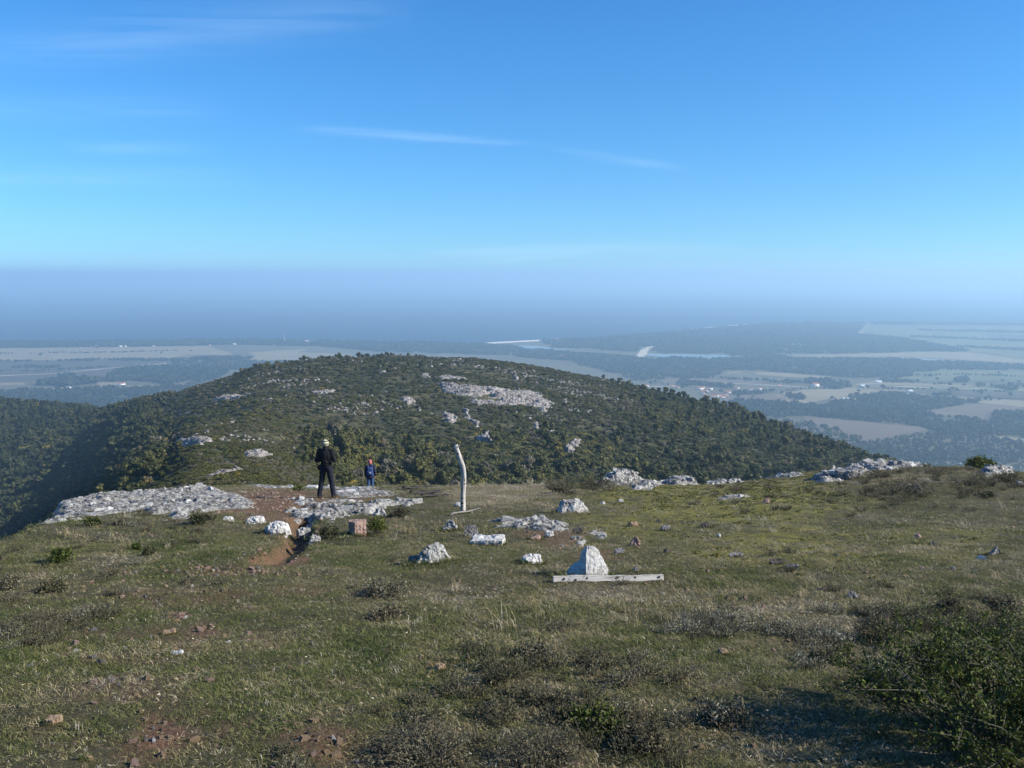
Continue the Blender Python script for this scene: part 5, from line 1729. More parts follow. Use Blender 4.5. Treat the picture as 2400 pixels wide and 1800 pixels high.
# ------------------------------------------------------------------ woods, houses and trees of the plain
FARP = [far_tree_proto('far_tree', 700 + i, [M_FAR, M_BARK]) for i in range(5)]
WOODS = [
    ('long dark wood along the coast on the left', [(-300, 805), (250, 801), (560, 798), (560, 807), (420, 811), (200, 814), (0, 816), (-300, 819)], 11, 9, .35),
    ('coastal village woods beyond the hilltop', [(560, 797.5), (760, 800), (900, 803), (1130, 807), (1200, 813), (1240, 822), (1300, 825), (1500, 838), (1500, 848), (1300, 846), (1180, 832), (900, 826), (870, 823), (760, 813), (560, 808)], 9, 10, .35),
    ('broad wood along the far right coast', [(1270, 800), (1400, 794), (1600, 777), (1760, 762), (1900, 757), (2030, 757), (2008, 784), (2110, 793), (2275, 825), (2200, 824), (1990, 829), (1850, 829), (1720, 835), (1700, 830), (1530, 827), (1540, 812), (1500, 813), (1490, 826), (1350, 817), (1300, 815)], 10, 12, .25),
    ('far right skyline trees', [(2040, 757), (2400, 760), (2800, 766), (2800, 770), (2400, 764), (2040, 761)], 10, 12, .3),
    ('wide dark wood across the middle plain', [(1330, 850), (1500, 843), (1560, 842), (1720, 842), (1850, 841), (2090, 843), (2120, 850), (2280, 853), (2400, 862), (2700, 874), (2700, 878), (2400, 868), (2220, 867), (2130, 873), (2150, 884), (2050, 887), (1950, 883), (1780, 868), (1600, 864), (1450, 875)], 9, 10, .35),
    ('dark pine plantation right of the hill', [(1640, 948), (1700, 944), (1830, 947), (1900, 951), (1990, 941), (2010, 931), (2070, 924), (2200, 933), (2295, 941), (2290, 947), (2240, 952), (2160, 967), (2200, 976), (2300, 989), (2310, 996), (2370, 1020), (2310, 1025), (2220, 1022), (2178, 1005), (2050, 991), (1900, 978), (1780, 975)], 9, 7, .45),
    ('brown wood at the right edge below the fields', [(2325, 966), (2400, 963), (2700, 968), (2700, 1040), (2400, 1028), (2330, 1012), (2330, 990)], 9, 8, .55),
    ('dark wood behind the left shoulder of the hill', [(245, 893), (262, 882), (275, 869), (330, 861), (420, 863), (540, 866), (520, 885), (470, 896), (400, 900), (310, 896)], 10, 9, .45),
    ('clump of tall trees on the left plain', [(75, 902), (120, 894), (130, 884), (170, 882), (180, 892), (240, 894), (225, 900), (150, 908)], 13, 8, .45),
    ('valley woods on the left', [(-300, 916), (95, 914), (300, 912), (430, 904), (520, 900), (480, 930), (330, 950), (200, 965), (-300, 950)], 8, 8, .45),
    ('thin tree belt along the left field', [(-100, 847), (120, 847), (250, 841), (400, 843), (560, 836), (600, 840), (560, 848), (400, 848), (250, 845), (-100, 850)], 7, 10, .4),
    ('scrubby wood left of the hilltop', [(400, 850), (560, 848), (680, 846), (620, 866), (480, 868)], 7, 12, .55),
    ('village trees behind the houses', [(1590, 900), (1612, 895), (1650, 899), (1720, 906), (1720, 913), (1670, 907), (1640, 906), (1600, 908)], 9, 9, .4),
    ('tree line right of the village', [(1712, 921), (1795, 918), (1795, 927), (1720, 929)], 8, 9, .4),
    ('round clump in the tan field', [(1845, 931), (1865, 926), (1886, 933), (1882, 939), (1850, 939)], 9, 7, .4),
    ('wood behind the white farmhouse', [(1870, 892), (1930, 893), (1990, 900), (1995, 909), (1960, 915), (1925, 905)], 10, 8, .4),
    ('hedge trees right of the farm', [(2062, 891), (2140, 894), (2142, 899), (2062, 899)], 8, 10, .4),
    ('oval copse in the pasture', [(2240, 890), (2262, 887), (2277, 893), (2270, 899), (2243, 897)], 10, 8, .35),
    ('small hedge copse in the pasture', [(2190, 900), (2216, 900), (2214, 904), (2190, 904)], 8, 8, .35),
    ('copse left of the right hand tree line', [(2285, 903), (2303, 901), (2305, 908), (2286, 908)], 9, 8, .35),
    ('tree line towards the right edge', [(2312, 903), (2340, 903), (2382, 911), (2378, 917), (2330, 911)], 9, 8, .35),
    ('hedge at the right edge', [(2365, 903), (2480, 907), (2480, 911), (2366, 908)], 8, 9, .35),
    ('dark square copse above the plantation', [(2180, 922), (2226, 921), (2226, 929), (2182, 929)], 9, 7, .5),
    ('scrub trees around the lower right valley', [(2170, 1015), (2300, 1026), (2420, 1040), (2600, 1050), (2600, 1090), (2100, 1090), (2010, 1040), (2100, 1028)], 6, 8, .45),
    ('mixed trees behind the village fields', [(1450, 876), (1600, 866), (1700, 868), (1690, 880), (1560, 890), (1480, 895)], 8, 14, .5),
    ('hedge line across the green pasture', [(2075, 884), (2240, 879), (2400, 884), (2500, 888), (2500, 889.5), (2400, 885.5), (2240, 880.5), (2075, 885.5)], 6, 9, .4),
    ('lower hedge line of the right pastures', [(2060, 911), (2180, 912), (2300, 917), (2420, 923), (2420, 924.5), (2300, 918.5), (2180, 913.5), (2060, 912.5)], 6, 9, .4),
    ('tree strip on the far right pasture', [(2150, 773), (2330, 777), (2460, 781), (2460, 783), (2330, 780), (2150, 775)], 9, 13, .3),
    ('second tree strip on the far right pasture', [(2120, 788), (2260, 793), (2420, 800), (2560, 806), (2560, 809), (2420, 803), (2260, 796), (2140, 791)], 9, 13, .3),
    ('third tree strip on the far right pasture', [(2240, 812), (2400, 819), (2560, 828), (2560, 832), (2400, 823), (2250, 815)], 9, 12, .3),
    ('hedge through the left tan field', [(-50, 829), (200, 827), (420, 822), (420, 823), (200, 828), (-50, 830)], 5, 10, .4),
    ('hedge on the left scrub plain', [(-50, 872), (120, 868), (250, 860), (252, 861.5), (122, 869.5), (-50, 873.5)], 5, 9, .45),
    ('copse on the left scrub plain', [(20, 861), (80, 858), (140, 860), (120, 864), (40, 865)], 6, 11, .5),
    ('scattered trees right of the lagoon', [(1740, 836), (1840, 834), (1850, 839), (1760, 841)], 8, 15, .4),
    ('trees along the right river', [(2080, 842), (2220, 849), (2400, 857), (2400, 860), (2220, 852), (2080, 845)], 8, 10, .4),
    ('hedge behind the curved tan field', [(1800, 917), (1880, 911), (2000, 907), (2000, 908.5), (1880, 912.5), (1800, 918.5)], 5, 9, .4),
    ('thin hedge between the plain fields', [(1600, 882), (1700, 887), (1800, 892), (1990, 900), (1990, 902), (1800, 895), (1700, 890), (1600, 885)], 7, 11, .4),
]
for wi, (lab, poly, th, sp, tn) in enumerate(WOODS):
    W = np.array([plain_pt(*p) for p in poly])
    lo, hi = W.min(0), W.max(0)
    area = (hi - lo).prod()
    n = int(min(area / sp ** 2, 120000))
    x = RNG.uniform(lo[0], hi[0], n)
    y = RNG.uniform(lo[1], hi[1], n)
    jx = 14 * fbm(x / 60, y / 60, 3, 90)
    jy = 40 * fbm(x / 60, y / 60, 3, 91)
    k = inpoly(x + jx, y + jy, [tuple(p) for p in W]) & (fbm(x / 70, y / 70, 3, 92) > -0.42)
    x, y = x[k], y[k]
    n = len(x)
    if n == 0:
        continue
    s = th * RNG.uniform(0.7, 1.25, n) * (1 + 0.25 * fbm(x / 120, y / 120, 2, 93))
    wd = max(1.0, sp / 7.0)
    instancer('wood', lab, FARP, np.stack([x, y, np.full(n, PLAIN_Z)], -1), RNG.uniform(0, 6.28, n), np.stack([s * wd, s * wd, s], -1),
              np.clip(tn + 0.35 * fbm(x / 200, y / 200, 3, 94) + RNG.normal(0, .12, n), 0, 1), RNG.integers(0, 5, n))

# single trees standing in the fields
FIELD_TREES = [(228, 818), (330, 826), (95, 835), (448, 825), (378, 829), (1832, 926), (2068, 911), (2074, 913), (2030, 909), (2034, 912), (2178, 852), (2187, 852),
               (2340, 878), (2346, 882), (2168, 885), (2180, 886), (2260, 906), (2300, 926), (2342, 940), (2310, 940), (2316, 938), (2322, 941), (2368, 931),
               (2225, 906), (2150, 898), (2196, 892), (1806, 921), (1812, 920), (1765, 934), (1730, 934), (2012, 921), (1990, 941), (1958, 940), (1950, 938),
               (290, 912), (255, 910), (405, 904), (1525, 902), (1536, 900), (1566, 905), (1600, 912), (1655, 925), (1690, 922), (1660, 918), (2388, 898), (2350, 895)]
ftree, flc = tree_crown('crown', 690, 120, [M_FAR], 1.0, 0.12)
ftrunk = trunk_mesh('trunk', flc, M_BARK)
for i, (px_, py_) in enumerate(FIELD_TREES):
    rr = random.Random(i)
    x, y = plain_pt(px_, py_)
    root = link('tree', None, None, (x, y, PLAIN_Z))
    s = rr.uniform(7, 13)
    root.scale = (s * 1.2, s * 1.2, s)
    root.rotation_euler = (0, 0, rr.uniform(0, 6))
    c = link('crown', ftree, root)
    c['tint'] = rr.uniform(.2, .6)
    link('trunk', ftrunk, root)
    tag(root, 'lone dark tree in the fields of the far plain', 'tree', 'lone trees on the plain')

M_WALLW = plain_mat('white_render', (0.78, 0.77, 0.73), 0.8, 0.06, 0.6)
M_WALLC = plain_mat('cream_render', (0.60, 0.52, 0.40), 0.8, 0.06, 0.6)
M_ROOFR = plain_mat('tile_roof', (0.30, 0.12, 0.07), 0.85, 0.2, 2)
M_ROOFG = plain_mat('pale_metal_roof', (0.62, 0.64, 0.66), 0.5, 0.05, 1)
M_DOOR = plain_mat('dark_opening', (0.04, 0.035, 0.03), 0.5, 0.2, 2)


def box(x0, x1, y0, y1, z0, z1):
    V = np.array([(x, y, z) for x in (x0, x1) for y in (y0, y1) for z in (z0, z1)], float)
    Fq = np.array([(0, 1, 3, 2), (4, 6, 7, 5), (0, 4, 5, 1), (2, 3, 7, 6), (0, 2, 6, 4), (1, 5, 7, 3)])
    return V, Fq


def house_meshes(w, d, h, wall, roof, seed):
    V, Fq = box(-w / 2, w / 2, -d / 2, d / 2, 0, h)
    wm = mk_mesh('wall', V, Fq, [wall])
    r = h + w * 0.0 + d * 0.30
    e = 0.5
    V = np.array([(-w / 2 - e, -d / 2 - e, h + .02), (w / 2 + e, -d / 2 - e, h + .02), (w / 2 + e, d / 2 + e, h + .02), (-w / 2 - e, d / 2 + e, h + .02), (-w / 2 - e, 0, r), (w / 2 + e, 0, r)])
    rm = mk_mesh('roof', V, [(0, 1, 5, 4), (2, 3, 4, 5), (0, 4, 3), (1, 2, 5), (0, 3, 2, 1)], [roof])
    V, Fq = box(-.6, .6, -d / 2 - .06, -d / 2 + .05, 0, 2.1)
    dm = mk_mesh('door', V, Fq, [M_DOOR])
    V, Fq = box(-.8, .8, -d / 2 - .06, -d / 2 + .05, 1.0, 2.2)
    nm = mk_mesh('window', V, Fq, [M_DOOR])
    return wm, rm, dm, nm, w


HK = [house_meshes(12, 8, 3.2, M_WALLW, M_ROOFR, 1), house_meshes(10, 8, 3.0, M_WALLW, M_ROOFG, 2), house_meshes(14, 9, 5.4, M_WALLW, M_ROOFR, 3),
      house_meshes(9, 7, 3.0, M_WALLC, M_ROOFR, 4)]
HOUSES = {
    'white house of the village below the right hill slope': [(1645, 910), (1663, 914), (1648, 922), (1668, 931), (1686, 929), (1701, 928), (1575, 906), (1587, 910), (1726, 911), (1759, 915), (1779, 914),
                                                              (1651, 928), (1677, 930), (1514, 906), (1640, 914), (1692, 933), (1654, 918), (1706, 921)],
    'white house at the edge of the left coastal wood': [(226, 812.5), (293, 812.5), (282, 813), (313, 808), (328, 810.5), (321, 807), (359, 812), (207, 812.5), (487, 808), (491, 811), (268, 812)],
    'white house in the coastal village beyond the hilltop': [(546, 801), (549, 808), (717, 801), (672, 807), (725, 807), (840, 803), (1004, 808), (1075, 806), (1117, 825), (1201, 822), (575, 803), (780, 806)],
    'white building in the row above the pale track': [(876, 802), (883, 802.5), (890, 802.5), (897, 802)],
}
for lab, lst in HOUSES.items():
    for i, (px_, py_) in enumerate(lst):
        rr = random.Random(int(px_ * 7 + py_))
        k = rr.choice((0, 1, 2, 3, 0, 1))
        wm, rm, dm, nm, w = HK[k]
        x, y = plain_pt(px_, py_)
        root = link('house', None, None, (x, y, PLAIN_Z))
        root.rotation_euler = (0, 0, rr.uniform(-.5, .5))
        s = rr.uniform(.9, 1.3)
        root.scale = (s, s, s)
        link('wall', wm, root)
        link('roof', rm, root)
        link('door', dm, root)
        for dx in (-.3, .3):
            link('window', nm, root, (dx * w, 0, 0))
        tag(root, lab, 'house', lab.replace('house', 'houses').replace('building', 'buildings'))
for px_, py_, k, s, lab in ((285, 904, 2, 1.25, 'lone white house on the tan strip behind the left slope'), (161, 910, 1, .9, 'small white house left of the lone white house'),
                            (152, 935, 1, .8, 'white shed in the left valley wood'), (1910, 906, 2, 1.35, 'white farmhouse before the dark wood on the right'),
                            (2022, 908, 1, 1.4, 'pale farm building right of the white farmhouse'), (2059, 898, 1, 1.5, 'pale roofed barn by the hedge trees'),
                            (2133, 919, 1, 1.2, 'small pale shed above the plantation'), (1317, 838, 2, 1.3, 'lone white building in the wood behind the hill'),
                            (1825, 905, 0, .9, 'small white house between village and farm')):
    wm, rm, dm, nm, w = HK[k]
    x, y = plain_pt(px_, py_)
    root = link('house', None, None, (x, y, PLAIN_Z))
    root.scale = (s, s, s)
    root.rotation_euler = (0, 0, (px_ % 7) * .1 - .3)
    for nn, mm in (('wall', wm), ('roof', rm), ('door', dm)):
        link(nn, mm, root)
    for dx in (-.3, .3):
        link('window', nm, root, (dx * w, 0, 0))
    tag(root, lab, 'house')
# long white farm shed
x, y = plain_pt(1990, 937)
gh = house_meshes(30, 9, 2.6, M_WALLW, M_ROOFG, 9)
root = tag(link('farm_shed', None, None, (x, y, PLAIN_Z)), 'long low white shed at the corner of the plantation', 'shed')
for nn, mm in (('wall', gh[0]), ('roof', gh[1]), ('door', gh[2])):
    link(nn, mm, root)
# lattice mast on the coast
M_MAST = plain_mat('painted_steel', (0.70, 0.68, 0.66), 0.5, 0.05, 2)
x, y = plain_pt(667, 804)
root = tag(link('radio_mast', None, None, (x, y, PLAIN_Z)), 'thin pale lattice mast above the coastal wood', 'mast')
hm = 40
for sx, sy in ((1, 1), (1, -1), (-1, 1), (-1, -1)):
    v, f = tube([(1.5 * sx, 1.5 * sy, 0), (.5 * sx, .5 * sy, hm)], [.22, .16], 4)
    link('leg', mk_mesh('leg', v, f, [M_MAST]), root)
ts = []
for k in range(14):
    t0, t1 = k / 14, (k + 1) / 14
    r0, r1 = 1.5 - t0, 1.5 - t1
    for (ax, ay), (bx, by) in (((1, 1), (1, -1)), ((1, -1), (-1, -1)), ((-1, -1), (-1, 1)), ((-1, 1), (1, 1))):
        ts.append(tube([(ax * r0, ay * r0, hm * t0), (bx * r1, by * r1, hm * t1)], [.09, .09], 3))
v, f = join_q(ts)
link('bracing', mk_mesh('bracing', v, f, [M_MAST]), root)
v, f = tube([(0, 0, hm), (0, 0, hm + 4)], [.12, .05], 5)
link('antenna', mk_mesh('antenna', v, f, [M_MAST]), root)


# ------------------------------------------------------------------ weathered wood on the hilltop
def wood_mat(name, a, b, c, axis):
    m = Mat(name)
    sc = [26, 26, 26]
    sc[axis] = 2
    v = m.mapv(m.coord(), tuple(sc))
    f = m.noise(1.0, 6, 0.65, v)
    col = m.ramp(f, [(0.32, c), (0.45, b), (0.66, a)])
    blot = m.ramp(m.noise(9, 4, 0.6, m.coord()), [(0.60, (0,) * 3), (0.72, (1,) * 3)])
    m.color(m.mix(m.math('MULTIPLY', blot, 0.7), col, c))
    m.bump(f, 0.8, 0.006)
    return m.m


M_POST = wood_mat('weathered_post_wood', (0.50, 0.48, 0.45), (0.32, 0.30, 0.275), (0.05, 0.043, 0.036), 2)
M_PLANK = wood_mat('weathered_plank_wood', (0.56, 0.54, 0.50), (0.44, 0.42, 0.39), (0.15, 0.13, 0.11), 0)
M_SLABD = wood_mat('dark_slab_grain', (0.055, 0.048, 0.042), (0.035, 0.03, 0.026), (0.015, 0.012, 0.01), 0)  # near-black grain, used only on the three flat slabs
M_OLDB = wood_mat('grey_branch_wood', (0.24, 0.225, 0.20), (0.16, 0.15, 0.135), (0.05, 0.043, 0.036), 0)
M_KNOT = plain_mat('dark_knot', (0.025, 0.02, 0.017), 0.9, 0.2, 30)


def build_wood():
    # crooked post
    x, y, z = gp(1085, 1199)
    m = math.hypot(y, z) / F_PX
    prof = [(1085, 1206, 11.6), (1085, 1192, 11.6), (1085.5, 1175, 11.4), (1085.5, 1158, 11.4), (1087, 1136, 11.4), (1088, 1113, 11.4), (1086, 1095, 11.4), (1080, 1075, 10.8),
            (1074, 1059, 10.4), (1071, 1048, 10.8), (1070, 1042, 9.6)]
    pts = [((p - 1085) * m, 0.02 * math.sin(q * .05), (1199 - q) * m) for p, q, w in prof]
    # densify
    P, R = [], []
    for i in range(len(pts) - 1):
        for t in (0, .33, .66):
            P.append(tuple(pts[i][k] * (1 - t) + pts[i + 1][k] * t for k in range(3)))
            R.append((prof[i][2] * (1 - t) + prof[i + 1][2] * t) * m / 2)
    P.append(pts[-1])
    R.append(prof[-1][2] * m / 2)
    v, f = tube(P, R, 14)
    v = v + 0.012 * (vn3(v[:, 0] * 25, v[:, 1] * 25, v[:, 2] * 7, 5)[:, None] - .5) * np.array([1, 1, 0])
    nfl = len(v)
    faces = [tuple(q) for q in f] + [tuple(range(nfl - 14, nfl))]
    root = tag(link('wooden_post', None, None, (x, y, z)), 'crooked weathered grey wooden post standing in the grass', 'post')
    link('shaft', mk_mesh('shaft', v, faces, [M_POST], True), root)
    # splintered stub and knots
    v, f = tube([(pts[-1][0] + .02, -.02, pts[-1][2] - .06), (pts[-1][0] + .06, -.03, pts[-1][2] - .03), (pts[-1][0] + .085, -.03, pts[-1][2] + .0)], [.022, .018, .008], 6)
    link('broken_stub', mk_mesh('broken_stub', v, f, [M_POST]), root)
    for (p, q, w) in ((1089, 1123, 3.2), (1083, 1145, 3), (1084, 1166, 3), (1084, 1178, 3.6), (1087, 1104, 2.6), (1075, 1062, 3), (1084, 1186, 2.4), (1090, 1132, 2.2)):
        xx = np.interp(-q, [-a[1] for a in prof], [a[0] for a in prof])
        off = (p - xx) * m
        rr_ = np.interp(-q, [-a[1] for a in prof], [a[2] for a in prof]) * m / 2
        yy = -math.sqrt(max(rr_ ** 2 - off ** 2, 0))
        v, f = tube([(off + (xx - 1085) * m, yy + .012, (1199 - q) * m), (off + (xx - 1085) * m, yy - .006, (1199 - q) * m)], [w * m * .85, w * m * .55], 7)
        link('knot', mk_mesh('knot', v, [tuple(a) for a in f] + [tuple(range(7, 14))], [M_KNOT]), root)
    # plank with bolt holes
    xa, ya, za = gp(1297, 1366)
    xb, yb, zb = gp(1556, 1361)
    L = math.hypot(xb - xa, yb - ya)
    hgt = 13.5 * math.hypot(ya, za) / F_PX
    bm = bmesh.new()
    v, f = box(0, L, 0, .05, 0, hgt)
    vs = [bm.verts.new(q) for q in v]
    for q in f:
        bm.faces.new([vs[i] for i in q])
    bmesh.ops.subdivide_edges(bm, edges=[e for e in bm.edges if abs((e.verts[0].co - e.verts[1].co).x) > .2], cuts=24, use_grid_fill=True)
    bmesh.ops.bevel(bm, geom=list(bm.edges), offset=.003, segments=1, affect='EDGES', clamp_overlap=True)
    for q in bm.verts:
        q.co.z += .006 * math.sin(q.co.x * 5) + .004 * math.sin(q.co.x * 23 + q.co.y * 40)
        q.co.y += .004 * math.sin(q.co.x * 11)
    bmesh.ops.recalc_face_normals(bm, faces=bm.faces)
    me = bpy.data.meshes.new('board')
    bm.to_mesh(me)
    bm.free()
    me.materials.append(M_PLANK)
    root = tag(link('plank', None, None, (xa, ya, za + .004)), 'long weathered plank with dark bolt holes lying before the fin stone', 'plank')
    root.rotation_euler = (rad(-14), math.asin((za - zb) / L), math.atan2(yb - ya, xb - xa))
    link('board', me, root)
    for px_, fz in ((1322, .55), (1349, .36), (1375, .62), (1446, .62), (1488, .62), (1545, .60)):
        u = (px_ - 1297) / 259 * L
        v, f = tube([(u, .010, fz * hgt), (u, -.006, fz * hgt)], [.013, .012], 9)
        link('bolt_hole', mk_mesh('bolt_hole', v, [tuple(a) for a in f] + [tuple(range(9, 18))], [M_KNOT]), root)

    # a stick and three flat near-black slabs lying about
    def lying(name, lab, cat, a, b, r, mat, flat=False, lift=0.0):
        x0, y0, z0 = gp(*a)
        x1, y1, z1 = gp(*b)
        d = Vector((x1 - x0, y1 - y0, z1 - z0))
        L = d.length
        if flat:
            nx = 22
            T = np.linspace(0, 1, nx)
            ring = []
            for t in T:
                e = 1 - 0.5 * (abs(2 * t - 1) > .93)
                hw = r * 2.0 * (0.8 + 0.35 * math.sin(3 + 9 * t + 40 * r)) * e
                zz = 0.05 * math.sin(2.2 * t + 30 * r) + 0.012 * math.sin(23 * t)
                ring += [(L * t, -hw, zz), (L * t, hw, zz + .01), (L * t, hw * .95, zz + r * (.7 + .3 * math.sin(17 * t))), (L * t, -hw * .9, zz + r * (.7 + .3 * math.sin(13 * t + 1)))]
            fq = [(4 * i + k, 4 * i + (k + 1) % 4, 4 * i + 4 + (k + 1) % 4, 4 * i + 4 + k) for i in range(nx - 1) for k in range(4)] + [(3, 2, 1, 0), tuple(4 * nx - 4 + k for k in range(4))]
            me = mk_mesh(name, np.array(ring), fq, [mat])
        else:
            P = [(L * t, .03 * math.sin(7 * t) * L * .3, r * .6 + .01 * math.sin(9 * t)) for t in np.linspace(0, 1, 10)]
            v, f = tube(P, [r * (1 - .4 * t) for t in np.linspace(0, 1, 10)], 7)
            me = mk_mesh(name, v, [tuple(q) for q in f] + [tuple(range(7)), tuple(range(63, 70))], [mat], True)
        o = link(name, me, None, (x0, y0, z0 + lift))
        o.rotation_euler = (0, -math.asin(d.z / L), math.atan2(d.y, d.x))
        tag(o, lab, cat)
    lying('branch', 'bare grey branch lying across the foot of the post', 'branch', (1056, 1209), (1128, 1194), .020, M_OLDB, False, .02)
    lying('dark_slab', 'dark flat slab lying nearest to the post', 'board', (988, 1167), (1059, 1161), .055, M_SLABD, True, .015)
    lying('dark_slab', 'dark flat slab lying furthest up the ledge', 'board', (945, 1148), (1012, 1140), .07, M_SLABD, True, .015)
    lying('dark_slab', 'dark flat slab between the other two', 'board', (962, 1160), (1036, 1151), .065, M_SLABD, True, .015)


build_wood()


# ------------------------------------------------------------------ shrubs of the hilltop, each one a thing
def leafy_shrub(name, lab, px_, py_, wpx, hpx, seed, mat, tint, n_leaf, n_stem, leaf, grp=None, droop=0.0):
    x, y, z = gp(px_, py_)
    m = math.hypot(y, z) / F_PX
    W, Hh = wpx * m / 2, hpx * m
    rs = np.random.default_rng(seed)
    tubes, C, U, Wv, tips = [], [], [], [], []
    for i in range(n_stem):
        th = rs.uniform(0, 2 * math.pi)
        r1 = W * math.sqrt(rs.uniform(0.02, 1.0))
        top = Hh * (1.02 - 0.55 * (r1 / W) ** 2) * rs.uniform(.75, 1.08)
        p0 = np.array([.16 * r1 * math.cos(th), .16 * r1 * math.sin(th), -.04])
        p2 = np.array([r1 * math.cos(th), r1 * math.sin(th), top])
        p1 = p0 * .45 + p2 * .55 + rs.normal(size=3) * .07 * W + np.array([0, 0, .12 * Hh])
        tubes.append(tube([p0, p0 * .5 + p1 * .5, p1, p2], np.array([.012, .009, .006, .002]) * max(W, .2) * 1.1, 4))
        tips.append((p0, p1, p2))
    k = rs.integers(0, n_stem, n_leaf)
    t = rs.uniform(0.35, 1.03, n_leaf) ** 0.7
    A = np.array([tips[i][0] for i in k])
    B = np.array([tips[i][1] for i in k])
    D = np.array([tips[i][2] for i in k])
    C = (A * ((1 - t) ** 2)[:, None] + B * (2 * t * (1 - t))[:, None] + D * (t ** 2)[:, None])
    C = C + rs.normal(size=C.shape) * (0.05 * W + 0.012)
    nrm = rdir(rs, n_leaf) + np.array([0.0, 0, .5])
    nrm /= np.linalg.norm(nrm, axis=1, keepdims=True)
    u = np.cross(nrm, rdir(rs, n_leaf))
    u /= np.linalg.norm(u, axis=1, keepdims=True)
    w = np.cross(nrm, u)
    s = leaf * rs.uniform(.55, 1.25, n_leaf)
    root = link(name, None, None, (x, y, z))
    me = quads_mesh('foliage', C, u * (s * .5)[:, None], w * s[:, None], rs.uniform(0, 1, n_leaf), [mat])
    fo = link('foliage', me, root)
    fo['tint'] = tint
    v, f = join_q(tubes)
    link('stems', mk_mesh('stems', v, f, [M_TWIG]), root)
    tag(root, lab, 'shrub', grp)
    return root


NEAR_SHRUBS = [
    # px, base py, width, height, material, tint, leaves, stems, leaf size, label
    (145, 1318, 60, 34, M_BUSH, .25, 900, 34, .014, 'dark green leafy shrub on the left slope'),
    (22, 1380, 70, 36, M_HEATH, 0.7, 1000, 44, .010, 'grey wispy shrub cut by the left edge'),
    (122, 1388, 76, 24, M_HEATH, 0.4, 1000, 44, .011, 'dark grey low shrub in front of the leafy left one'),
    (216, 1236, 40, 24, M_BUSH, .12, 500, 26, .020, 'small dark shrub below the white slab'),
    (282, 1232, 44, 18, M_HEATH, .7, 500, 28, .018, 'small grey shrub below the white slab'),
    (474, 1229, 66, 28, M_HEATH, .30, 900, 40, .018, 'round dark grey shrub at the right end of the white slab'),
    (352, 1302, 34, 20, M_HEATH, .3, 500, 26, .014, 'small dark shrub on the turf left of the path'),
    (322, 1289, 20, 16, M_BUSH, .2, 300, 20, .014, 'tiny green shrub beside it on the turf'),
    (772, 1265, 52, 34, M_HEATH, .30, 900, 44, .014, 'dark dead looking shrub left of the pink block'),
    (884, 1250, 52, 38, M_BUSH, .45, 900, 60, .016, 'green and yellow tussock shrub right of the pink block'),
    (940, 1212, 60, 24, M_HEATH, .45, 700, 40, .018, 'dry brown shrub below the grey rock strip'),
    (1395, 1143, 84, 28, M_HEATH, .42, 1000, 60, .020, 'wide dark heath bush below the skyline outcrop'),
    (1316, 1156, 50, 22, M_HEATH, .45, 600, 36, .024, 'small brown heath bush right of the post'),
    (1490, 1118, 50, 12, M_HEATH, .55, 400, 36, .02, 'brown heath bush at the foot of the skyline outcrop'),
    (1620, 1118, 70, 14, M_HEATH, .62, 500, 40, .02, 'wide brown heath bush right of the skyline outcrop'),
    (2120, 1160, 170, 30, M_HEATH, .40, 1500, 90, .018, 'wide dark heath thicket on the right'),
    (2060, 1118, 90, 18, M_HEATH, .55, 700, 50, .02, 'brown heath bush before the right skyline outcrop'),
    (2200, 1112, 80, 18, M_HEATH, .62, 700, 50, .02, 'brown heath bush left of the round skyline shrub'),
    (2270, 1135, 100, 20, M_HEATH, .68, 800, 50, .02, 'pale brown heath bush below the round skyline shrub'),
    (2370, 1130, 80, 26, M_HEATH, .45, 800, 50, .02, 'dark heath bush at the right edge'),
    (2310, 1168, 50, 16, M_HEATH, .15, 500, 30, .02, 'small dark bush right of the heath thicket'),
    (2297, 1100, 68, 29, M_BUSH, .50, 1800, 70, .040, 'rounded olive shrub on the right skyline'),
    (700, 1151, 30, 14, M_BUSH, .35, 300, 22, .022, 'small tuft shrub on the dirt left of the man'),
    (900, 1398, 110, 34, M_HEATH, 0.7, 1200, 60, .011, 'grey twiggy shrub in the middle of the turf'),
    (905, 1450, 90, 18, M_HEATH, 0.55, 900, 46, .011, 'low dark twiggy shrub in front of the grey one'),
    (1400, 1708, 150, 34, M_BUSH, 0.3, 1800, 60, .011, 'low dark green shrub in the foreground'),
    (1250, 1545, 120, 22, M_HEATH, 0.6, 1100, 50, .011, 'sprawling brown twig shrub in front of the plank'),
    (2060, 1500, 110, 40, M_HEATH, 0.45, 1300, 60, .010, 'dark twiggy shrub left behind the big bush'),
    (1955, 1560, 110, 26, M_HEATH, 0.45, 1100, 50, .010, 'dark low shrub left of the big bush'),
    (1000, 1775, 260, 52, M_HEATH, .62, 2600, 190, .006, 'grey heather clump at the bottom centre'),
    (1260, 1780, 220, 50, M_HEATH, .58, 2200, 170, .006, 'grey heather clump right of the bottom centre one'),
    (1500, 1750, 120, 34, M_HEATH, 0.5, 1300, 56, .010, 'dark heather clump near the bush shadow'),
    (1700, 1690, 120, 26, M_HEATH, 0.6, 1100, 50, .010, 'brown heather clump above the bush shadow'),
    (2345, 1440, 90, 50, M_HEATH, .65, 1100, 50, .010, 'pale twiggy shrub behind the big bush'),
    (2230, 1440, 80, 40, M_HEATH, .5, 900, 46, .010, 'brown twiggy shrub behind the big bush'),
]
for i, (a, b, w, h, mt, tn, nl, ns, lf, lab) in enumerate(NEAR_SHRUBS):
    leafy_shrub('shrub', lab, a, b, w, h, 3000 + i, mt, tn, nl, ns, lf)


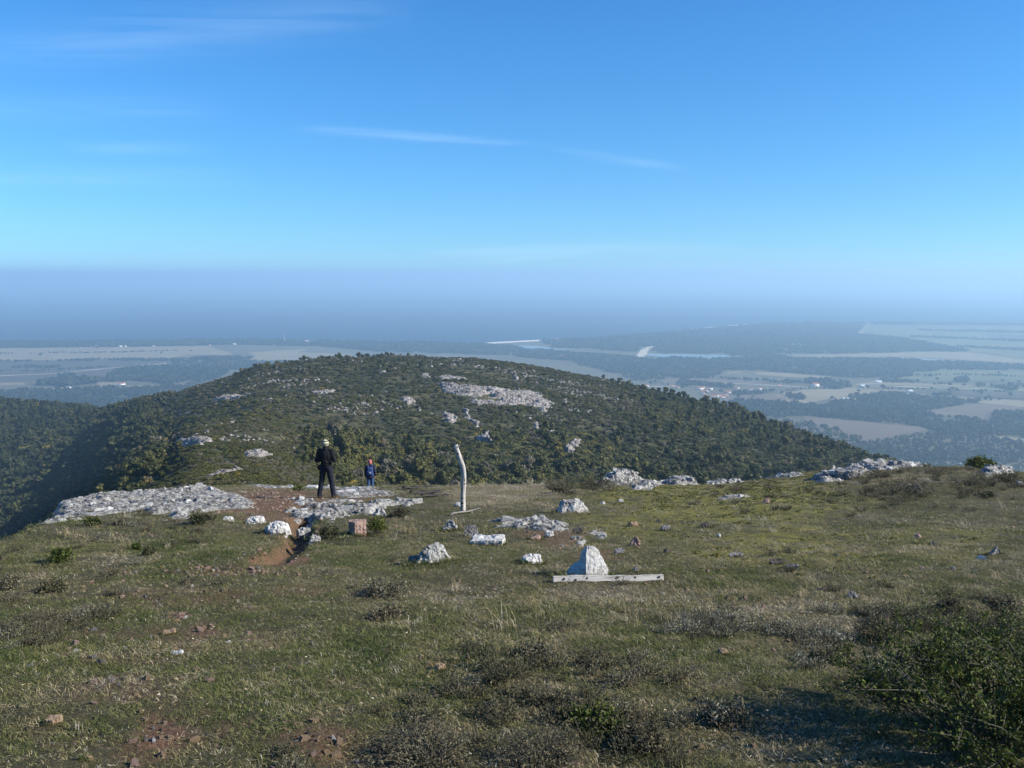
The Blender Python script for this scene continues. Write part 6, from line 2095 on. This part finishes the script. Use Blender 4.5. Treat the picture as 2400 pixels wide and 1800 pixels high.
def build_big_bush():
    """the leafy bush in the right foreground: branching stems, small glossy leaves"""
    rs = np.random.default_rng(77)
    cx, cyy = 2.56, 4.32
    cz = Hs(cx, cyy)
    root = tag(link('bush', None, None, (cx, cyy, cz)), 'large leafy green bush filling the lower right corner', 'bush')
    tubes, segs = [], []
    RX, RY, RZ = 0.98, 0.9, 0.50
    for i in range(110):
        th = rs.uniform(0, 2 * math.pi)
        q = math.sqrt(rs.uniform(.01, 1))
        top = RZ * math.sqrt(max(1.05 - q * q * .85, .05)) * rs.uniform(.72, 1.12)
        p2 = np.array([RX * q * math.cos(th), RY * q * math.sin(th), top])
        p0 = np.array([.25 * p2[0], .25 * p2[1], -.05])
        p1 = .5 * p0 + .5 * p2 + rs.normal(size=3) * .07 + np.array([0, 0, .08])
        tubes.append(tube([p0, .5 * p0 + .5 * p1, p1, .45 * p1 + .55 * p2, p2], [.007, .0055, .004, .003, .0014], 5))
        segs.append((p0, p1, p2))
        for j in range(6):
            t = rs.uniform(.35, .95)
            b = p0 * (1 - t) ** 2 + 2 * t * (1 - t) * p1 + t * t * p2
            e = b + rs.normal(size=3) * np.array([.11, .11, .08]) + np.array([0, 0, .07])
            mdl = (b + e) / 2 + rs.normal(size=3) * .015
            tubes.append(tube([b, mdl, e], [.0035, .0025, .0012], 3))
            segs.append((b, mdl, e))
    v, f = join_q(tubes)
    link('branches', mk_mesh('branches', v, f, [M_TWIG]), root)
    ns = len(segs)
    n = 40000
    k = rs.integers(0, ns, n)
    t = rs.uniform(.15, 1.02, n)
    A = np.array([s[0] for s in segs])[k]
    B = np.array([s[1] for s in segs])[k]
    D = np.array([s[2] for s in segs])[k]
    C = A * ((1 - t) ** 2)[:, None] + B * (2 * t * (1 - t))[:, None] + D * (t * t)[:, None] + rs.normal(size=(n, 3)) * .014
    keep = C[:, 2] > .04 + .25 * rs.uniform(0, 1, n)
    C = C[keep]
    n = len(C)
    nrm = rdir(rs, n) + np.array([.2, 0, .6])
    nrm /= np.linalg.norm(nrm, axis=1, keepdims=True)
    u = np.cross(nrm, rdir(rs, n))
    u /= np.linalg.norm(u, axis=1, keepdims=True)
    w = np.cross(nrm, u)
    s = .0098 * rs.uniform(.5, 1.3, n)
    # pointed leaf: kite of two triangles folded on the midrib
    U, Wv = u * (s * .55)[:, None], w * s[:, None]
    V = np.stack([C - Wv, C + U - .1 * Wv + nrm * (s * .12)[:, None], C + Wv * 1.15, C - U - .1 * Wv + nrm * (s * .12)[:, None]], 1).reshape(-1, 3)
    me = mk_mesh('foliage', V, np.arange(4 * n).reshape(n, 4), [M_BUSH], False, attrs={'leaf': np.repeat(rs.uniform(0, 1, n), 4)})
    fo = link('foliage', me, root)
    fo['tint'] = .30


build_big_bush()

# puddle beside the pointed stone
pp = [gp(*p) for p in ((2281, 1309), (2296, 1305), (2312, 1307), (2318, 1311), (2306, 1316), (2288, 1315))]
pzz = min(p[2] for p in pp) + .03
sheet('puddle', [(p[0], p[1]) for p in pp], pzz, M_PUDDLE, label='small puddle beside the pointed grey stone', jitter=0)


# ------------------------------------------------------------------ people
def limb(p0, r0, p1, r1, n=7, sides=14):
    """tapered capsule as closed mesh"""
    p0, p1 = np.array(p0, float), np.array(p1, float)
    d = p1 - p0
    L = np.linalg.norm(d)
    d = d / (L + 1e-9)
    P, R = [], []
    for t in (0.02, .3, .6, .85):
        P.append(p0 - d * r0 * math.cos(t * math.pi / 2))
        R.append(r0 * math.sin(t * math.pi / 2))
    for i in range(n + 1):
        t = i / n
        P.append(p0 + d * L * t)
        R.append(r0 + (r1 - r0) * t)
    for t in (.85, .6, .3, 0.02):
        P.append(p1 + d * r1 * math.cos(t * math.pi / 2))
        R.append(r1 * math.sin(t * math.pi / 2))
    v, f = tube(P, R, sides)
    k = len(v)
    return v, [tuple(q) for q in f] + [tuple(range(sides))[::-1], tuple(range(k - sides, k))]


def ell(c, r, rot=0.0, nu=16, nv=10):
    V, Fq = [], []
    for j in range(nv + 1):
        ph = math.pi * (j + .001) / (nv + .002) - math.pi / 2
        for i in range(nu):
            th = 2 * math.pi * i / nu
            V.append((c[0] + r[0] * math.cos(ph) * math.cos(th), c[1] + r[1] * math.cos(ph) * math.sin(th), c[2] + r[2] * math.sin(ph)))
    for j in range(nv):
        for i in range(nu):
            a, b = j * nu + i, j * nu + (i + 1) % nu
            Fq.append((a, b, b + nu, a + nu))
    Fq.append(tuple(range(nu))[::-1])
    Fq.append(tuple(range(nv * nu, nv * nu + nu)))
    return np.array(V), Fq


def fuse(name, parts, voxel, mat, smooth_it=4, crease=0.0, seed=0):
    """one continuous surface from overlapping limbs"""
    V, Fc = [], []
    off = 0
    for v, f in parts:
        V += [tuple(p) for p in v]
        Fc += [tuple(i + off for i in q) for q in f]
        off += len(v)
    me = bpy.data.meshes.new('tmp')
    me.from_pydata(V, [], Fc)
    o = bpy.data.objects.new('tmp', me)
    COL.objects.link(o)
    r = o.modifiers.new('r', 'REMESH')
    r.mode = 'VOXEL'
    r.voxel_size = voxel
    s = o.modifiers.new('s', 'SMOOTH')
    s.factor = .5
    s.iterations = smooth_it
    dg = bpy.context.evaluated_depsgraph_get()
    res = bpy.data.meshes.new_from_object(o.evaluated_get(dg))
    res.name = name
    bpy.data.objects.remove(o)
    bpy.data.meshes.remove(me)
    if crease:
        co = np.empty(len(res.vertices) * 3, np.float32)
        res.vertices.foreach_get('co', co)
        co = co.reshape(-1, 3)
        nn = np.empty(len(res.vertices) * 3, np.float32)
        res.vertex_normals.foreach_get('vector', nn)
        nn = nn.reshape(-1, 3)
        q = co * np.array([9, 9, 26])
        q[:, 2] += 6 * co[:, 0]
        co = co + nn * (crease * fbm3(q, 2, seed))[:, None]
        res.vertices.foreach_set('co', co.astype(np.float32).ravel())
        res.update()
    res.materials.clear()
    res.materials.append(mat)
    res.polygons.foreach_set('use_smooth', np.ones(len(res.polygons), bool))
    return res


M_SKIN = plain_mat('skin', (0.46, 0.26, 0.18), 0.55, 0.08, 20)
M_JACK = plain_mat('black_jacket_cloth', (0.010, 0.010, 0.013), 0.85, 0.25, 60, .2)
M_TROU = plain_mat('dark_navy_trousers', (0.013, 0.015, 0.026), 0.9, 0.2, 80, .2)
M_BOOT = plain_mat('dark_boot_leather', (0.03, 0.022, 0.018), 0.6, 0.2, 40)
M_HAIR = plain_mat('dark_hair', (0.02, 0.014, 0.010), 0.5, 0.3, 90)
M_PUFF = plain_mat('navy_coat_cloth', (0.014, 0.020, 0.050), 0.75, 0.2, 60, .2)
M_JEAN = plain_mat('blue_denim', (0.045, 0.085, 0.19), 0.9, 0.2, 90, .2)
M_PACK = plain_mat('blue_backpack_cloth', (0.028, 0.055, 0.15), 0.75, 0.15, 60, .2)
M_PACKD = plain_mat('dark_strap', (0.07, 0.11, 0.22), 0.8, 0.1, 60)
M_PINK = plain_mat('coral_knit', (0.40, 0.13, 0.13), 0.9, 0.2, 120, .4)
M_POUCH = plain_mat('black_pouch', (0.012, 0.012, 0.014), 0.6, 0.2, 40)
M_LOGO = plain_mat('pale_badge', (0.6, 0.55, 0.52), 0.7, 0.05, 20)


def striped_knit():
    m = Mat('striped_knit')
    z = m.n('ShaderNodeSeparateXYZ')
    m.L(m.coord(), z.inputs[0])
    w = m.math('FRACT', m.math('MULTIPLY', z.outputs[2], 13.5))
    m.color(m.ramp(w, [(0.0, (0.52, 0.50, 0.38)), (0.44, (0.52, 0.50, 0.38)), (0.52, (0.085, 0.09, 0.05)), (0.97, (0.085, 0.09, 0.05))]))
    m.bump(m.noise(140, 3, .6, m.coord()), .5, .004)
    return m.m


M_KNIT = striped_knit()


def hand_parts(w, d, up, side, curl=.5):
    """palm and five bent fingers; w wrist, d pointing along the hand, up back of the hand, side towards the thumb"""
    w, d, up, side = (np.array(q, float) / (np.linalg.norm(q) if i else 1) for i, q in enumerate((w, d, up, side)))
    out = [limb(w, .026, w + d * .045, .032, 3, 10), limb(w + d * .045 + side * .022, .017, w + d * .085 + side * .026, .015, 3, 10),
           limb(w + d * .045 - side * .02, .017, w + d * .08 - side * .028, .014, 3, 10), limb(w + d * .03, .028, w + d * .075, .022, 3, 10)]
    for k, ln in enumerate((.068, .078, .072, .056)):
        s = side * (.030 - .0195 * k)
        a = w + d * .083 + s
        b = a + (d * math.cos(curl) - up * math.sin(curl)) * ln * .5
        c = b + (d * math.cos(curl * 2.2) - up * math.sin(curl * 2.2)) * ln * .5
        out += [limb(a, .0092, b, .0086, 3, 8), limb(b, .0086, c, .0072, 3, 8)]
    a = w + d * .025 + side * .028
    b = a + (d * .6 + side * .75 - up * .2) * .04
    c = b + (d * .9 + side * .15 - up * .4) * .032
    out += [limb(a, .0125, b, .0105, 3, 8), limb(b, .0105, c, .0085, 3, 8)]
    return out


def head_parts(hz, k=1.0):
    h = [ell((0, .005, hz), (.076 * k, .094 * k, .112 * k)), ell((0, .045, hz - .065), (.052 * k, .05 * k, .055 * k)),
         ell((0, -.03, hz + .02), (.078 * k, .075 * k, .09 * k)), limb((0, -.012, hz - .20), .058 * k, (0, -.005, hz - .06), .054 * k),
         limb((0, .088 * k, hz + .005), .010, (0, .112 * k, hz - .03), .015, 3, 8),          # nose
         limb((-.02, .088 * k, hz - .062), .009, (.02, .088 * k, hz - .062), .009, 3, 8),     # mouth
         limb((-.045, .082 * k, hz + .028), .012, (.045, .082 * k, hz + .028), .012, 3, 8),   # brow
         ell((-.078 * k, -.005, hz - .012), (.012, .022, .032)), ell((.078 * k, -.005, hz - .012), (.012, .022, .032))]
    return h


def eyes(root, hz):
    for s in (-1, 1):
        v, f = ell((s * .031, .090, hz + .006), (.011, .009, .009), 0, 10, 6)
        link('eye', mk_mesh('eye', v, f, [M_POUCH], True), root)


def build_man():
    x, y, z = gp(766, 1166)
    root = tag(link('person', None, None, (x, y, z)), 'person seen from behind in black jacket and striped hat, standing legs apart on dirt', 'person')
    root.rotation_euler = (0, 0, rad(-8))
    hz = 1.585
    lf, rf = (-.215, -.02), (.185, .05)
    zl, zr = Hs(x + lf[0], y + lf[1]) - z, Hs(x + rf[0], y + rf[1]) - z
    body = head_parts(hz)
    body += [limb((0, 0, 1.02), .11, (0, 0, 1.27), .11), limb((-.15, -.005, 1.39), .045, (.15, -.005, 1.39), .045), ell((0, 0, .93), (.155, .11, .10))]
    shl, ell_, hl = (-.185, -.015, 1.385), (-.255, -.06, 1.11), (-.10, .20, 1.10)
    shr, elr, hr = (.185, -.015, 1.385), (.275, -.05, 1.12), (.12, .20, 1.13)
    for a, b, c in ((shl, ell_, hl), (shr, elr, hr)):
        body += [limb(a, .045, b, .038), limb(b, .038, c, .026)]
    body += hand_parts(hl, (.6, .75, .05), (-.2, .2, .9), (.1, -.2, 1), .7) + hand_parts(hr, (-.6, .75, .05), (.2, .2, .9), (-.1, -.2, 1), .7)
    for (fx, fy), fz, s in ((lf, zl, -1), (rf, zr, 1)):
        body += [limb((s * .085, 0, .90), .078, (s * .5 * .085 + fx * .5, .5 * fy + .02, .49 + fz * .5), .055), limb((s * .5 * .085 + fx * .5, .5 * fy + .02, .49 + fz * .5), .052, (fx, fy, .09 + fz), .036),
                 limb((fx, fy - .02, .05 + fz), .04, (fx + .02 * s, fy + .15, .035 + fz), .03)]
    link('body', fuse('body', body, .0085, M_SKIN, 3), root)
    eyes(root, hz)
    jk = [limb((0, -.015, 1.30), .150, (0, -.015, 1.06), .148), ell((0, -.02, 1.30), (.205, .135, .15)), limb((-.165, -.015, 1.385), .072, (.165, -.015, 1.385), .072),
          ell((0, -.01, .99), (.178, .135, .085)), limb((-.10, -.01, .955), .075, (.10, -.01, .955), .075), limb((0, -.02, 1.40), .092, (0, -.016, 1.492), .084),
          ell((-.08, -.05, 1.22), (.12, .10, .17)), ell((.08, -.05, 1.22), (.12, .10, .17))]
    for a, b, c in ((shl, ell_, hl), (shr, elr, hr)):
        c2 = tuple(b[i] * .04 + c[i] * .96 for i in range(3))
        jk += [limb(a, .078, b, .066), limb(b, .066, c2, .047)]
    link('jacket', fuse('jacket', jk, .010, M_JACK, 5, .008, 3), root)
    tr = [ell((0, -.005, .925), (.172, .128, .10)), limb((-.07, -.02, .88), .095, (.07, -.02, .88), .095)]
    for (fx, fy), fz, s in ((lf, zl, -1), (rf, zr, 1)):
        kn = (s * .5 * .085 + fx * .5, .5 * fy + .025, .49 + fz * .5)
        tr += [limb((s * .088, -.005, .88), .102, kn, .078), limb(kn, .078, (fx, fy - .005, .13 + fz), .068), limb((fx, fy, .10 + fz), .07, (fx, fy + .02, .07 + fz), .066, 3)]
    link('trousers', fuse('trousers', tr, .010, M_TROU, 5, .010, 4), root)
    for (fx, fy), fz, s in ((lf, zl, -1), (rf, zr, 1)):
        bt = [limb((fx, fy - .035, .05 + fz), .05, (fx + .02 * s, fy + .16, .040 + fz), .040), limb((fx, fy - .01, .06 + fz), .052, (fx, fy - .01, .13 + fz), .050), limb((fx, fy - .03, .02 + fz), .04, (fx + .02 * s, fy + .17, .018 + fz), .036)]
        link('boot', fuse('boot', bt, .009, M_BOOT, 3), root)
    hat = [ell((0, -.006, hz + .045), (.096, .112, .098)), limb((-.03, -.01, hz + .02), .078, (.03, -.01, hz + .02), .078), ell((0, -.01, hz + .01), (.099, .114, .045))]
    link('knit_hat', fuse('knit_hat', hat, .008, M_KNIT, 3), root)
    hr_ = [ell((0, -.045, hz - .055), (.066, .052, .055))]
    link('hair', fuse('hair', hr_, .008, M_HAIR, 3), root)
    pc = [ell((-.20, -.05, .90), (.05, .035, .07)), limb((-.20, -.05, .86), .040, (-.20, -.05, .93), .042)]
    link('belt_pouch', fuse('belt_pouch', pc, .008, M_POUCH, 2), root)


def build_second():
    # distance where the head meets its photo height and the feet the slope beyond the brow
    a, t = ray_of(867, 1077)
    best = min(np.linspace(37, 50, 261), key=lambda d: abs(Hs(a * d, d) + 1.60 - t * d))
    x, y = a * best, float(best)
    z = Hs(x, y)
    root = tag(link('person', None, None, (x, y, z)), 'smaller person beyond the brow in navy coat, jeans and coral hat, seen from behind', 'person')
    root.rotation_euler = (0, 0, rad(6))
    hz = 1.475
    k = .95
    body = head_parts(hz, k)
    body += [limb((0, 0, .95), .10, (0, 0, 1.17), .10), limb((-.13, -.01, 1.28), .045, (.13, -.01, 1.28), .045), ell((0, 0, .86), (.15, .11, .10))]
    arms = [((-.17, -.01, 1.27), (-.225, .0, 1.00), (-.20, .10, .80)), ((.17, -.01, 1.27), (.22, .0, 1.00), (.20, .10, .80))]
    for p, q, r in arms:
        body += [limb(p, .042, q, .034), limb(q, .034, r, .025)]
    body += hand_parts(arms[0][2], (.05, .3, -.95), (-.9, .2, 0), (.2, .9, .2), .4) + hand_parts(arms[1][2], (-.05, .3, -.95), (.9, .2, 0), (-.2, .9, .2), .4)
    fz = {}
    for s in (-1, 1):
        fx, fy = s * .09, .03 * s
        f_ = Hs(x + fx, y + fy) - z
        fz[s] = (fx, fy, f_)
        body += [limb((s * .08, 0, .84), .074, (s * .085, .5 * fy + .02, .46 + f_ * .5), .052), limb((s * .085, .5 * fy + .02, .46 + f_ * .5), .05, (fx, fy, .09 + f_), .035),
                 limb((fx, fy - .02, .05 + f_), .036, (fx + .02 * s, fy + .14, .032 + f_), .028)]
    link('body', fuse('body', body, .0085, M_SKIN, 3), root)
    eyes(root, hz - .004)
    ct = [limb((0, -.01, 1.20), .135, (0, -.01, .92), .145), ell((0, -.01, 1.18), (.185, .13, .15)), limb((-.145, -.01, 1.275), .062, (.145, -.01, 1.275), .062), ell((0, 0, .78), (.19, .145, .12)),
          limb((0, -.015, 1.29), .08, (0, -.01, 1.36), .068)]
    for p, q, r in arms:
        r2 = tuple(q[i] * .05 + r[i] * .95 for i in range(3))
        ct += [limb(p, .070, q, .060), limb(q, .060, r2, .046)]
    link('coat', fuse('coat', ct, .010, M_PUFF, 5, .008, 6), root)
    jn = []
    for s in (-1, 1):
        fx, fy, f_ = fz[s]
        jn += [limb((s * .08, 0, .80), .096, (s * .085, .5 * fy + .02, .46 + f_ * .5), .070), limb((s * .085, .5 * fy + .02, .46 + f_ * .5), .070, (fx, fy, .12 + f_), .055)]
    link('jeans', fuse('jeans', jn, .010, M_JEAN, 5, .008, 7), root)
    for s in (-1, 1):
        fx, fy, f_ = fz[s]
        bt = [limb((fx, fy - .035, .045 + f_), .046, (fx + .02 * s, fy + .15, .036 + f_), .036), limb((fx, fy, .05 + f_), .046, (fx, fy, .12 + f_), .045)]
        link('boot', fuse('boot', bt, .009, M_BOOT, 3), root)
    hat = [ell((0, -.004, hz + .035), (.092, .106, .096)), ell((0, -.008, hz - .01), (.094, .108, .06)), ell((0, -.03, hz - .05), (.075, .075, .05))]
    link('knit_hat', fuse('knit_hat', hat, .008, M_PINK, 3), root)
    # backpack carried on the shoulders: a thing of its own
    bp = tag(link('backpack', None, None, (x, y, z)), 'blue backpack with paler straps worn by the smaller person', 'backpack')
    bp.rotation_euler = (0, 0, rad(6))
    pk = [limb((-.075, -.20, 1.18), .070, (.075, -.20, 1.18), .070), limb((-.085, -.215, .96), .085, (.085, -.215, .96), .085), limb((-.08, -.21, 1.07), .08, (.08, -.21, 1.07), .08), limb((0, -.19, 1.24), .05, (0, -.19, 1.10), .09)]
    link('pack_body', fuse('pack_body', pk, .009, M_PACK, 4, .004, 8), bp)
    po = [limb((-.06, -.29, .97), .045, (.06, -.29, .97), .045), limb((-.06, -.285, 1.03), .040, (.06, -.285, 1.03), .040)]
    pk2 = link('front_pocket', fuse('front_pocket', po, .008, M_PACK, 3), bp)
    v, f = box(-.028, .028, -.342, -.325, 1.015, 1.06)
    link('badge', mk_mesh('badge', v, f, [M_LOGO]), pk2)
    for s in (-1, 1):
        v, f = tube([(s * .07, -.16, 1.26), (s * .10, -.08, 1.345), (s * .115, .02, 1.35), (s * .12, .125, 1.25), (s * .14, .14, 1.10), (s * .15, .02, .98), (s * .11, -.15, .95)], [.020] * 7, 8)
        link('shoulder_strap', mk_mesh('shoulder_strap', v, [tuple(q) for q in f] + [tuple(range(8))[::-1], tuple(range(48, 56))], [M_PACKD], True), bp)
        v, f = tube([(s * .03, -.275, 1.20), (s * .07, -.265, 1.24), (s * .10, -.20, 1.27)], [.014] * 3, 6)
        link('compression_strap', mk_mesh('compression_strap', v, [tuple(q) for q in f], [M_PACKD], True), bp)


build_man()
build_second()

# ------------------------------------------------------------------ haze over land and sea
V, Fq = box(-29000, 29000, -29000, 29000, SEA_Z - 8, 80.0)
hm_ = bpy.data.materials.new('sea_air')
hm_.use_nodes = True
nt = hm_.node_tree
nt.nodes.remove(nt.nodes['Principled BSDF'])
pv = nt.nodes.new('ShaderNodeVolumePrincipled')
pv.inputs['Color'].default_value = (0.53, 0.79, 1.0, 1)
pv.inputs['Density'].default_value = 1.85e-4
pv.inputs['Anisotropy'].default_value = 0.22
nt.links.new(pv.outputs[0], nt.nodes['Material Output'].inputs['Volume'])
tag(link('haze', mk_mesh('haze', V, Fq, [hm_])), 'blue haze over the plain and the sea', None, None, 'stuff')
